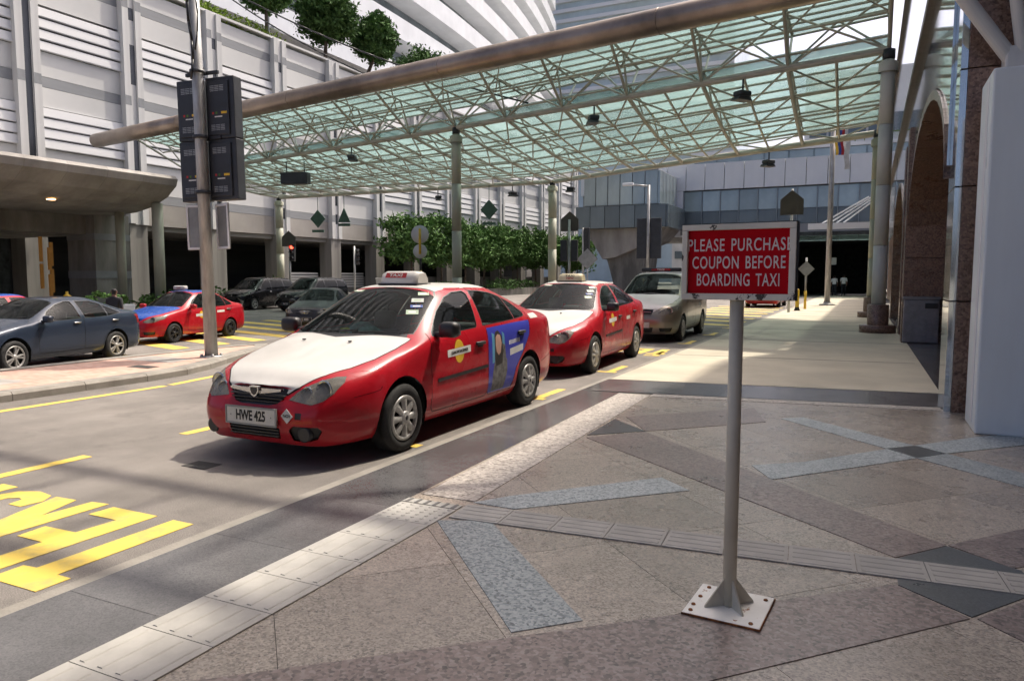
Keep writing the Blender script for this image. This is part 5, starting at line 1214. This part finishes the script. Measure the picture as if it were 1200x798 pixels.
rl = soft_box('taxi_lamp', 'trim_black', root, (0, 2.45 - hy, 1.75), (1.05, .2, .1), .03); MB().bbox(-.25, .25, -.112, -.10, -.03, .03, .004).build('lamp_panel', 'tail_red', rl); put_text('TEKSI', .06, 'plate_white', rl, (0, -.114, 0), (R(90), 0, 0), 1.3, .001)
# dark slate saloon at the left edge
al = gen_spec(4.63, .888, 1.475, .95, 3.65, 1.36, 2.25, 3.35, 4.2, 1.13, .74, 1.02, .94, 1.05, .325, .222, False, win_sedan(1.36, .985, 1.08, 1.375, 2.72, 3.42, 3.85))
root, ob, parts = make_car('saloon_car', 'slate blue saloon with bright alloy wheels and a rear door ajar at left edge', al, 'slate', (-16.3, 9.85, GZ), R(13), None, 'car', wheels='alloy', lv=3, extra=gen_cuts(doors_sedan(1.52, 2.72, 3.82, .33, 1.02, 3.22), al, grille_std(.888, .73)))
finish(root, ob, parts, al, 'slate', None, 1.04, hz_=.92, hs=(2.52, 3.62))
# red and blue saloon taxi beyond the island
sg = gen_spec(4.26, .84, 1.50, .86, 3.33, 1.24, 2.05, 3.05, 3.8, 1.08, .73, 1.0, .92, 1.0, .285, .185, False, win_sedan(1.24, .97, 1.05, 1.395, 2.48, 3.15, 3.5))
sgw = [('R', [(1.75, .72), (2.28, .73), (2.28, .81), (1.75, .80)], 'sticker_strip'), ('R', [(2.0 + .1 * math.cos(a), .77 + .11 * math.sin(a)) for a in [2 * math.pi * i / 16 for i in range(16)]], 'sticker_disc'), ('R', [(2.7, .80), (3.05, .81), (3.05, .88), (2.7, .87)], 'sticker_strip')]
saga, ob, parts = make_car('taxi', 'red taxi with bright blue bonnet and roof parked beyond the traffic island', sg, 'taxi_red', (-19.1, 16.0, GZ), R(9), None, 'taxi', hood='saga_blue', roof='saga_blue', wheels='dark', lv=2, extra=gen_cuts(doors_sedan(1.4, 2.48, 3.45, .32, 1.0, 2.95), sg, grille_std(.84, .72, .09), sgw))
finish(saga, ob, parts, sg, 'taxi_red', 'HB 1862', 1.03, hz_=.9, hs=(2.3, 3.25), white_plate=True)
rl = soft_box('taxi_lamp', 'taxi_white', saga, (0, 2.1 - 2.13, 1.575), (.42, .18, .13), .04); put_text('TAXI', .06, 'ink_red', rl, (0, -.093, 0), (R(90), 0, 0), 1.2, .001)
# blue taxi mostly hidden behind the slate saloon
c = copy_tree(saga); c['label'] = 'blue roofed taxi mostly hidden behind the slate saloon'; c.location = (-21.6, 11.6, GZ - .05); c.rotation_euler = (0, 0, R(12))
# grey saloon facing the camera behind the front taxi
am = gen_spec(4.43, .85, 1.50, .88, 3.48, 1.28, 2.15, 3.2, 4.0, 1.08, .76, 1.02, .93, 1.0, .30, .2, False, win_sedan(1.28, .98, 1.06, 1.4, 2.6, 3.28, 3.68))
root, ob, parts = make_car('saloon_car', 'dark grey saloon facing the camera just above the front taxi bonnet', am, 'almera_grey', (-18.6, 21.9, GZ), R(24), None, 'car', wheels='alloy', lv=2, extra=gen_cuts(doors_sedan(1.44, 2.6, 3.6, .33, 1.0, 3.08), am, grille_std(.85, .75, .13, .30)))
finish(root, ob, parts, am, 'almera_grey', 'WC 4085', 1.03, hz_=.92, hs=(2.42, 3.4)); MB().prism([(-.2, .74), (.2, .74), (.12, .62), (-.12, .62)], 'y', front_at(parts, 0, .68) - .012, front_at(parts, 0, .68) - .004).build('chrome_surround', 'chrome', ob.get('grille', root))
# black vans
av = gen_spec(4.93, .925, 1.90, .95, 3.95, .95, 1.95, 4.35, 4.7, 1.8, .92, 1.18, 1.08, 1.2, .34, .235, True, [[(1.55, 1.15), (2.50, 1.18), (2.48, 1.72), (2.1, 1.70), (1.75, 1.45)], [(2.58, 1.18), (3.70, 1.2), (3.68, 1.74), (2.58, 1.74)], [(3.78, 1.2), (4.66, 1.25), (4.52, 1.66), (3.78, 1.73)]], wr=.70)
van, ob, parts = make_car('black_van', 'glossy black van with big chrome grille and alloy wheels, nearer of the two', av, 'van_black', (-29.2, 33.6, GZ), R(4), 'black vans parked by the car park', 'van', wheels='alloy', lv=2, glassm='car_glass_dark', extra=gen_cuts(doors_sedan(1.3, 2.54, 3.8, .34, 1.2, 3.5), av, grille_std(.925, .90, .30, .36)))
finish(van, ob, parts, av, 'van_black', 'VBA 7210', 1.18, hz_=1.05, hs=(2.4, 2.7), gbars=6)
for sd in (1, -1): MB().prism([(sd * .42, .72), (sd * .50, .74), (sd * .80, .56), (sd * .74, .30), (sd * .66, .52)], 'y', -2.46, -2.36).build('chrome_corner', 'chrome', van)
c = copy_tree(van); c['label'] = 'glossy black van mostly hidden behind the nearer black van'; c.location = (-33.2, 33.4, GZ); c.rotation_euler = (0, 0, R(6))
# red car far down the rank, only its lower part shows under the sign
c = copy_tree(taxi2); c['label'] = 'distant red car seen under the coupon sign at the end of the rank'; c['group'] = 'red and white taxis waiting at the rank'; c.location = (-4.9, 41.5, 0); c.rotation_euler = (0, 0, math.pi)
# ---------------------------------------------------------------- coupon sign (foreground)
def peel_white(name, base, chip, thr=.60, scale=9, edge=.02):
    m = mat(name, base, .5, var=.06, scale=4); t = m.node_tree; L = t.links.new; b = t.nodes['Principled BSDF']; src = b.inputs['Base Color'].links[0].from_socket
    tc = t.nodes.new('ShaderNodeTexCoord'); n = node(t, 'ShaderNodeTexNoise', Scale=scale, Detail=9, Roughness=.65); L(tc.outputs['Object'], n.inputs['Vector'])
    cr = t.nodes.new('ShaderNodeValToRGB'); cr.color_ramp.elements[0].position = thr; cr.color_ramp.elements[1].position = thr + edge; L(n.outputs['Fac'], cr.inputs[0])
    mx = node(t, 'ShaderNodeMix', data_type='RGBA'); L(cr.outputs[0], mx.inputs['Factor']); L(src, mx.inputs['A']); mx.inputs['B'].default_value = (*chip, 1); L(mx.outputs['Result'], b.inputs['Base Color'])
    bp = node(t, 'ShaderNodeBump', Strength=.3, Distance=.004, invert=True); L(cr.outputs[0], bp.inputs['Height']); L(bp.outputs[0], b.inputs['Normal']); return m
peel_white('frame_white', (.74, .70, .60), (.05, .04, .03), .60, 13); peel_white('post_grey', (.58, .54, .44), (.05, .03, .022), .63, 8); peel_white('plate_paint', (.80, .79, .74), (.30, .13, .04), .64, 18); mat('rust', (.28, .10, .03), .9, var=.4, scale=30)
mat('sign_red', (.50, .003, .010), .6, var=.06, scale=3, spec=.08); mat('sign_letter', (.74, .66, .64), .5, var=.05)
sg_ = thing('coupon_sign', 'red coupon notice in a chipped white frame on a post with base plate', 'sign', (-.53, 3.42, .017), R(-4))
bp_ = MB().bbox(-.172, .172, -.18, .18, .0, .012, .003).build('base_plate', 'plate_paint', sg_)
MB().box(-.174, .174, -.182, -.1795, .001, .0105).build('rust_edge', 'rust', bp_); MB().box(.1735, .176, -.18, .18, .001, .0105).build('rust_edge', 'rust', bp_)
for x, y in ((-.14, -.145), (.13, -.15), (-.13, .14), (.14, .13), (-.145, -.08), (-.14, .02)): MB().lathe([(0, .0185), (.009, .0185), (.011, .012)], 6, (x, y, 0)).build('anchor_bolt', 'rust', bp_)
MB().tube((0, 0, .012), (0, 0, 1.46), .031, n=28).build('post', 'post_grey', sg_)
for k in range(4):
    a = R(42) + k * math.pi / 2; g = MB().prism([(.029, .012), (.125, .012), (.122, .022), (.029, .14)], 'y', -.004, .004).build('gusset', 'post_grey', sg_); g.rotation_euler = (0, 0, a)
pn = bpy.data.objects.new('notice_board', None); pn.location = (.005, -.02, 1.432); link(pn, sg_)
FWD, FHT = .495, .337
MB().box(-FWD / 2 + .01, FWD / 2 - .01, -.012, .018, .01, FHT - .01).build('red_panel', 'sign_red', pn)
for (x0, x1, z0, z1, nm) in ((-FWD / 2, FWD / 2, FHT - .026, FHT, 'frame_rail'), (-FWD / 2, FWD / 2, 0, .028, 'frame_rail'), (-FWD / 2, -FWD / 2 + .026, .0285, FHT - .0265, 'frame_stile'), (FWD / 2 - .028, FWD / 2, .0285, FHT - .0265, 'frame_stile')):
    MB().bbox(x0, x1, -.030, .02, z0, z1, .003).build(nm, 'frame_white', pn)
MB().box(-FWD / 2 - .002, FWD / 2 + .002, -.027, .022, FHT + .0005, FHT + .004).build('edge_strip', 'ink_black', pn); MB().box(FWD / 2 + .0005, FWD / 2 + .004, -.024, .022, 0, FHT).build('edge_strip', 'ink_black', pn)
for txt, z, wd in (('PLEASE PURCHASE', .245, .452), ('COUPON BEFORE', .167, .405), ('BOARDING TAXI', .090, .36)):
    me = text_mesh(txt, .078, .0006, .0006, 1, word=1.5, spacing=1.12); xs = [v.co.x for v in me.vertices]; k = wd / (max(xs) - min(xs)); me.transform(Matrix.Diagonal((k, 1, 1, 1))); me.materials.append(M['sign_letter'])
    ys_ = [v.co.y for v in me.vertices]; me.transform(Matrix.Translation((0, -(max(ys_) + min(ys_)) / 2, 0)))
    inst('lettering', me, pn, ((.0 if txt[0] != 'P' else .002), -.0128, z), (R(90), 0, 0))

# ---------------------------------------------------------------- display mast on the island
ms = thing('display_mast', 'tall galvanised mast carrying four black display cabinets on the island', 'mast', (-10.72, 9.58, .106), 0); ms.rotation_euler = (0, R(-1.0), R(8))
MB().tube((0, 0, 0), (0, 0, 8.2), .115, .085, n=20).build('pole', 'steel_galv', ms); MB().lathe([(0, .0), (.2, .0), (.2, .02), (.13, .03)], 16).build('base_flange', 'steel_galv', ms)
for k in range(4): MB().lathe([(0, .06), (.025, .06), (.025, .02)], 8, (.165 * math.cos(k * 1.57 + .8), .165 * math.sin(k * 1.57 + .8), 0)).build('anchor_bolt', 'steel_galv', ms)
for i, x0 in enumerate((-.58, .05)):
    for j, z0 in enumerate((2.82, 3.90)):
        cb = bpy.data.objects.new('display_cabinet', None); cb.location = (x0, .12, z0); link(cb, ms); w_ = .54
        MB().bbox(0, w_ + (.06 if i else 0), 0, .22, 0, 1.07, .015).build('housing', 'black_metal', cb); MB().bbox(.05, w_ - .04, -.03, 0, .06, 1.0, .012).build('door', 'black_metal', cb)
        for vz in (.82, .14):
            for q in range(3): 
                for r_ in range(4): MB().box(.12 + q * .1, .205 + q * .1, -.034, -.03, vz + r_ * .028, vz + r_ * .028 + .014).build('vent_slot', 'sign_back', cb)
        for q, (m, dx) in enumerate((('ink_red', 0), ('leaf_mid', .07), ('sticker_yellow', .19))):
            MB().box(.15 + dx, .19 + dx + (.08 if q == 2 else 0), -.034, -.03, .42, .46).build('maker_mark', m, cb)
        MB().box(.2, .36, -.034, -.03, .365, .385).build('maker_mark', 'ink_white', cb)
for z in (5.05, 3.92, 2.95): MB().lathe([(.12, -.03), (.135, -.03), (.135, .03), (.12, .03)], 18, (0, 0, z)).build('clamp', 'black_metal', ms); MB().bbox(-.35, .35, .09, .14, z - .03, z + .03, .008).build('bracket', 'black_metal', ms)
for x, rz_ in ((-.24, 25), (.3, -22)):
    p = MB().bbox(-.20, .20, -.012, .012, -.41, .41, .006).build('sign_panel', 'sign_back', ms); p.location = (x, .12, 2.35); p.rotation_euler = (0, 0, R(rz_))
    for z in (-.38, .38): MB().box(-.2, .2, -.03, -.0125, z - .02, z + .02).build('panel_edge', 'white_band', p)
    for xx in (-.185, .185): MB().box(xx - .015, xx + .015, -.03, -.0125, -.359, .359).build('panel_edge', 'white_band', p)
cbm = MB(); pts = [V((-.02 + .05 * math.sin(i * 1.3), -.12 - .02 * math.cos(i), 4.9 + i * .33)) for i in range(11)]; cbm.path(pts, .02, 6); cbm.build('cable', 'black_plastic', ms)
pts = [V((.06 + .09 * math.sin(i * .8), -.1, 5.4 + i * .3)) for i in range(9)]; MB().path(pts, .014, 6).build('cable', 'black_plastic', ms)
def cable(label, a, b, sag, r=.018):
    a, b = V(a), V(b); pts = [a.lerp(b, t) - V((0, 0, sag * 4 * t * (1 - t))) for t in [i / 24 for i in range(25)]]
    o = MB().path(pts, r, 6).build('overhead_cable', 'black_plastic'); return tag(o, label, 'cable', 'overhead cables')
cable('upper black cable sagging from the roof line to the bronze tube', (-33, 27, 18.5), (-17.0, 24.0, 9.0), .6, .035); cable('lower black cable crossing the clipped roof trees to the bronze tube', (-34, 27, 18.8), (-12.0, 26.2, 8.2), .9, .035)

# ---------------------------------------------------------------- signals, signs, poles
mat('lens_dark', (.03, .02, .02), .3)
def signal(label, loc, h, z0, rz, lit=None, pent=None, heads=1, group='traffic signals'):
    t = thing('traffic_signal', label, 'traffic light', loc, rz, group); MB().tube((0, 0, 0), (0, 0, h), .07, n=12).build('pole', 'steel_galv', t)
    for k in range(heads):
        x = (-.28 if heads == 2 and k == 0 else .28 if heads == 2 else .2)
        hd = MB().bbox(x - .17, x + .17, -.14, .14, z0, z0 + 1.1, .03).build('signal_head', 'black_plastic', t)
        for q in range(3):
            zc_ = z0 + .2 + q * .35; MB().lathe([(0, -.165), (.11, -.155), (.115, -.14)], 14, (x, 0, zc_), 'y').build('lens', 'signal_red' if (lit and q == 2) else 'lens_dark', hd)
            vz = MB(); n_ = 9
            for i in range(n_ + 1):
                a = math.pi * i / n_; vz.v += [(x + .13 * math.cos(a), -.14, zc_ + .13 * math.sin(a)), (x + .13 * math.cos(a), -.36, zc_ + .13 * math.sin(a) - .02)]
            for i in range(n_): vz.f.append((2 * i, 2 * i + 1, 2 * i + 3, 2 * i + 2)); vz.smooth.append(True)
            vz.build('visor', 'black_plastic', hd)
    if pent: MB().prism([(-.46, 0), (.46, 0), (.46, .62), (0, 1.02), (-.46, .62)], 'y', -.10, -.07).build('sign_plate', 'sign_brown_back', t).location = (0, 0, pent)
    return t
signal('lit red traffic signal under a dark pentagon sign behind the black vans', (-34.2, 37.2, GZ), 4.2, 2.95, R(20), True, 3.9)
signal('unlit side facing traffic signal by the car park vents', (-33, 42.4, GZ), 4.1, 2.8, R(75))
signal('pair of black traffic signal heads under a pentagon sign behind the second taxi', (-14.0, 35.7, GZ * .8), 4.8, 2.65, R(180 + 10), None, 4.2, 2)
t = thing('traffic_signal', 'slim dark signal on a pole at the foot of the raking pier', 'traffic light', (-21.5, 58, GZ), 0, 'traffic signals'); MB().tube((0, 0, 0), (0, 0, 6), .09, n=12).build('pole', 'steel_galv', t); MB().bbox(.1, .55, -.2, .2, 3.4, 6.0, .04).build('signal_head', 'black_plastic', t)
def sign_pole(name, label, loc, rz, h, plates, m='steel_galv', group='street signs seen from behind', r=.05):
    t = thing(name, label, 'sign', loc, rz, group); MB().tube((0, 0, 0), (0, 0, h), r, n=10).build('pole', m, t)
    for kind, z, s, mm in plates:
        if kind == 'disc': MB().lathe([(0, -.07), (s, -.07), (s, -.055), (0, -.055)], 28, (0, 0, z), 'y').build('sign_plate', mm, t)
        if kind == 'diamond': MB().prism([(0, -s), (s, 0), (0, s), (-s, 0)], 'y', -.07, -.055).build('sign_plate', mm, t).location = (0, 0, z)
        if kind == 'pent': MB().prism([(-s, -s), (s, -s), (s, s * .4), (0, s * 1.25), (-s, s * .4)], 'y', -.075, -.055).build('sign_plate', mm, t).location = (0, 0, z)
        if kind == 'rect': MB().bbox(-s, s, -.1, -.05, z - s * .6, z + s * .6, .01).build('sign_plate', mm, t)
    return t
t = sign_pole('round_sign', 'two grey round sign backs on a yellow and black pole above the front taxi', (-17.6, 27.2, GZ), R(20), 4.1, [('disc', 3.75, .39, 'panel_pale'), ('disc', 3.02, .31, 'panel_pale')], 'ink_black')
MB().tube((0, -.085, 2.9), (0, -.085, 4.0), .055, n=8).build('pole_band', 'yellow_paint', t); MB().tube((0, 0, 1.9), (0, 0, 2.2), .053, n=10).build('pole_band', 'yellow_paint', t)
sign_pole('diamond_sign', 'grey diamond sign back left of the people carrier taxi', (-18.2, 50, GZ), R(15), 3.6, [('diamond', 3.2, .75, 'sign_back')])
sign_pole('pentagon_sign', 'dark brown pentagon sign back standing just above the coupon sign', (-3.15, 34.7, 0), R(5), 5.4, [('pent', 4.75, .48, 'sign_brown_back')], 'steel_galv', r=.06)
t = sign_pole('diamond_sign', 'small grey diamond sign back right of the coupon sign on a yellow footed pole', (-2.75, 38.5, 0), R(5), 2.5, [('diamond', 1.95, .38, 'sign_back')]); MB().tube((0, 0, 0), (0, 0, .9), .062, n=10).build('pole_foot', 'yellow_paint', t)
t = thing('bollard', 'yellow and black bollard at the kerb right of the coupon sign', 'bollard', (-2.95, 36.5, .012)); MB().lathe([(0, 0), (.14, 0), (.12, .06), (.09, .12), (.09, .16)], 14).build('foot', 'ink_black', t); MB().lathe([(.085, .16), (.085, .95), (.05, 1.0), (0, 1.0)], 14).build('post', 'yellow_paint', t)
t = thing('display_mast', 'distant pole with two tall black display cabinets above the people carrier taxi', 'mast', (-16.0, 58, GZ)); MB().tube((0, 0, 0), (0, 0, 9.2), .11, n=12).build('pole', 'steel_galv', t)
for x in (-.98, .1): MB().bbox(x, x + .9, .15, .4, 3.4, 6.6, .02).build('display_cabinet', 'black_metal', t)
MB().tube((0, 0, 9.1), (-1.5, -.2, 9.3), .07, n=8).build('lamp_arm', 'steel_galv', t); MB().bbox(-2.1, -1.2, -.35, .0, 9.2, 9.42, .05).build('lamp_head', 'white_band', t)
fp = thing('flagpole', 'grey flagpole with a draped striped flag on the walkway', 'flagpole', (-2.02, 44.1, .012)); MB().tube((0, 0, 0), (0, 0, 11.5), .15, .12, n=16).build('pole', 'steel_galv', fp); MB().lathe([(0, 0), (.42, 0), (.42, .06), (.2, .1), (.18, .2)], 16).build('base', 'steel_galv', fp)
def drape(cols, x0, z1, z0, w_, parent, seed):
    rnd = random.Random(seed); n = len(cols)
    for k, m in enumerate(cols):
        mb = MB(); a, b = x0 + w_ * k / n, x0 + w_ * (k + 1) / n
        for i in range(9):
            z = lerp1(z1, z0 + rnd.uniform(0, .15), i / 8); 
            for x in (a, b): mb.v.append((x + .04 * math.sin(i * 1.1), .05 * math.sin(x * 40) - .18, z))
        for i in range(8): mb.f.append((2 * i, 2 * i + 1, 2 * i + 3, 2 * i + 2)); mb.smooth.append(True)
        mb.build('flag_stripe', m, parent)
drape(['sticker_yellow', 'paper_blue', 'ink_red', 'ink_white'], .14, 9.6, 8.0, .55, fp, 2); drape(['ink_white'], .6, 8.9, 7.2, .25, fp, 4)
hy_ = thing('fire_hydrant', 'yellow fire hydrant in front of the dark lobby', 'hydrant', (-29.6, 19.2, GZ)); MB().lathe([(0, 0), (.2, 0), (.2, .08), (.14, .1), (.14, .75), (.2, .78), (.2, .86), (.13, .95), (.05, 1.02), (.05, 1.1), (0, 1.1)], 14).build('barrel', 'yellow_paint', hy_); MB().tube((-.32, 0, .62), (.32, 0, .62), .09, n=10).build('outlet', 'yellow_paint', hy_); hy_.scale = (1.1, 1.1, 1.2)
cbx = thing('control_cabinet', 'small grey roadside cabinet beside the car park column', 'cabinet', (-33.5, 46.5, GZ)); MB().bbox(-.45, .45, -.3, .3, 0, 1.75, .03).build('body', 'panel_pale', cbx); MB().bbox(-.5, .5, -.35, .35, 1.75, 1.85, .02).build('lid', 'panel_pale', cbx)
# barrier kerb and planting in front of the car park
o = MB().box(-35.2, -34.6, 34, 110, GZ - .02, GZ + .75).build('planter_wall', 'concrete_stain'); tag(o, 'low grey concrete planter wall below the street trees', 'wall')
LAB = ['street tree nearest the round sign backs', 'second street tree from the round sign backs', 'street tree just left of the grey green column', 'street tree just right of the grey green column', 'street tree midway along the row', 'sixth street tree along the row', 'seventh street tree along the row', 'street tree behind the olive column', 'street tree beyond the olive column', 'farthest street tree by the raking pier']
for k in range(10):
    y = 54.5 + k * 4.5; s_ = 1 + .12 * math.sin(k * 2.3)
    tree(LAB[k], (-36.2 + .4 * math.sin(k), y, GZ), 7, 3.3, (2.3 * s_, 2.75, 2.1 * s_), 4500, .21, 70 + k, 'leaf_mid' if k % 2 else 'leaf_mid', 'trees in a row before the car park', 0, .25, 'street_tree', .14)
def shrub(label, loc, rad, n, seed, m='leaf_mid'):
    t = thing('shrub', label, 'shrub', loc, 0, 'shrubs by the road'); mb = MB(); leaf_cloud(mb, (0, 0, rad[2] * .8), rad, n, .13, seed); mb.build('foliage', m, t); st = MB()
    for i in range(5): st.tube((0, 0, -.1), (math.cos(i * 1.3) * rad[0] * .5, math.sin(i * 1.3) * rad[1] * .5, rad[2]), .03, .012, 5)
    st.build('stem', 'bark', t)
shrub('leafy shrub by the porch column behind the blue bonnet taxi', (-29.2, 23.4, GZ), (1.3, 1.4, .75), 900, 11); shrub('leafy shrub left of the black vans', (-35.2, 33.0, GZ), (1.3, 1.6, .9), 1000, 12); shrub('leafy shrub above the black vans', (-36.0, 37.0, GZ), (1.1, 1.6, 1.0), 900, 13)
shrub('low shrub under the street trees behind the front taxi', (-34.9, 58, GZ + .5), (.8, 4.5, .6), 1300, 14, 'leaf_dark'); shrub('low shrub under the street trees near the second taxi', (-34.9, 72, GZ + .5), (.8, 6, .65), 1500, 15, 'leaf_dark')
pw = thing('white_planter', 'low white planter between the slate saloon and blue bonnet taxi', 'planter', (-27.6, 19.6, GZ)); MB().bbox(-.4, .4, -.9, .9, 0, .8, .03).build('box', 'white_band', pw); mb = MB(); leaf_cloud(mb, (0, 0, .95), (.4, .8, .35), 400, .1, 31); mb.build('foliage', 'leaf_mid', pw)

# ---------------------------------------------------------------- people
mat('skin_brown', (.22, .12, .08), .6); mat('skin_fair', (.45, .28, .21), .6); mat('cloth_white', (.68, .69, .70), .85, var=.06); mat('cloth_navy', (.02, .022, .03), .9); mat('cloth_dark', (.03, .03, .032), .9); mat('helmet_dark', (.03, .03, .035), .2, coat=.5); mat('helmet_white', (.7, .7, .68), .25, coat=.4)
def person(label, loc, rz, h=1.72, stride=.0, shirt='cloth_white', trousers='cloth_navy', skin='skin_brown', helmet=None, group=None, sit=False):
    k = h / 1.72; t = thing('person', label, 'person', loc, rz, group)
    J = {'pel': (0, 0, .95), 'wst': (0, .01, 1.10), 'chs': (0, 0, 1.32), 'nck': (0, .01, 1.47), 'hd0': (0, -.01, 1.55), 'hd1': (0, -.015, 1.64), 'hd2': (0, -.01, 1.70)}
    RD = {'pel': (.15, .11), 'wst': (.135, .10), 'chs': (.165, .115), 'nck': (.055, .055), 'hd0': (.068, .075), 'hd1': (.078, .095), 'hd2': (.06, .075)}
    E_ = [('pel', 'wst'), ('wst', 'chs'), ('chs', 'nck'), ('nck', 'hd0'), ('hd0', 'hd1'), ('hd1', 'hd2')]
    for s, d in (('l', 1), ('r', -1)):
        st = stride * d
        J.update({s + 'hp': (d * .095, 0, .88), s + 'kn': (d * .10, -st * .5 - .02, .49), s + 'an': (d * .10, -st + (.06 if st < 0 else .02), .09), s + 'to': (d * .11, -st - .15 + (.05 if st < 0 else 0), .035),
                  s + 'sh': (d * .19, 0, 1.40), s + 'el': (d * .235, .03 + st * .35, 1.13), s + 'wr': (d * .235, -.04 + st * .7, .90), s + 'ha': (d * .23, -.06 + st * .75, .80)})
        RD.update({s + 'hp': (.09, .095), s + 'kn': (.06, .065), s + 'an': (.042, .05), s + 'to': (.042, .03), s + 'sh': (.07, .065), s + 'el': (.045, .045), s + 'wr': (.032, .035), s + 'ha': (.03, .045)})
        E_ += [('pel', s + 'hp'), (s + 'hp', s + 'kn'), (s + 'kn', s + 'an'), (s + 'an', s + 'to'), ('chs', s + 'sh'), (s + 'sh', s + 'el'), (s + 'el', s + 'wr'), (s + 'wr', s + 'ha')]
    ks = list(J); me = bpy.data.meshes.new('body'); me.from_pydata([tuple(c * k for c in J[q]) for q in ks], [(ks.index(a), ks.index(b)) for a, b in E_], []); o = bpy.data.objects.new('body_tmp', me); COL.objects.link(o)
    o.modifiers.new('skin', 'SKIN'); sd = o.modifiers.new('sub', 'SUBSURF'); sd.levels = 2; sd.render_levels = 2
    for i, q in enumerate(ks): me.skin_vertices[0].data[i].radius = tuple(r * k for r in RD[q])
    me.skin_vertices[0].data[0].use_root = True
    dg = bpy.context.evaluated_depsgraph_get(); m2 = bpy.data.meshes.new_from_object(o.evaluated_get(dg)); bpy.data.objects.remove(o)
    for m in (shirt, trousers, skin, 'hair_dark', 'trim_black'): m2.materials.append(M[m])
    for p in m2.polygons:
        c = p.center / k; p.use_smooth = True
        if c.z < .075: i = 4
        elif c.z < .98 and abs(c.x) < .19: i = 1
        elif c.z > 1.62 or (c.z > 1.54 and c.y > .02): i = 3
        elif c.z > 1.47: i = 2
        elif abs(c.x) > .185 and c.z < 1.16: i = 2
        else: i = 0
        p.material_index = i
    inst('body', m2, t)
    if helmet: MB().lathe([(.13, 1.52), (.15, 1.58), (.15, 1.66), (.12, 1.74), (.06, 1.785), (0, 1.79)], 18).build('helmet', helmet, t); MB().bbox(-.10, .10, -.155, -.12, 1.58, 1.66, .02).build('visor', 'lens_dark', t)
    else:
        for s in (1, -1): soft_box('ear', skin, t, (s * .08 * k, .0, 1.61 * k), (.02, .04, .06), .008)
        soft_box('nose', skin, t, (0, -.105 * k, 1.60 * k), (.028, .04, .045), .01)
        for s in (1, -1): soft_box('eye', 'hair_dark', t, (s * .03 * k, -.092 * k, 1.625 * k), (.02, .012, .01), .004)
        soft_box('mouth', 'ink_red', t, (0, -.09 * k, 1.562 * k), (.04, .014, .01), .004)
    return t
person('left of two men in white shirts walking away into the underpass', (-2.55, 66.5, .0), math.pi, 1.7, .22, group='people'); person('right of two men in white shirts walking away into the underpass', (-1.85, 66.8, .0), math.pi, 1.78, -.2, group='people')
person('dark haired person standing behind the boot of the slate saloon', (-18.0, 12.95, GZ), R(200), 1.62, 0, 'cloth_dark', 'cloth_dark', group='people')
person('rider in a dark helmet behind the slate saloon roof', (-20.6, 8.3, GZ - .05), R(120), 1.70, 0, 'cloth_dark', 'cloth_dark', helmet='helmet_dark', group='people'); person('rider in a white helmet behind the slate saloon roof', (-20.9, 9.0, GZ - .05), R(120), 1.70, 0, 'cloth_dark', 'cloth_dark', helmet='helmet_white', group='people')
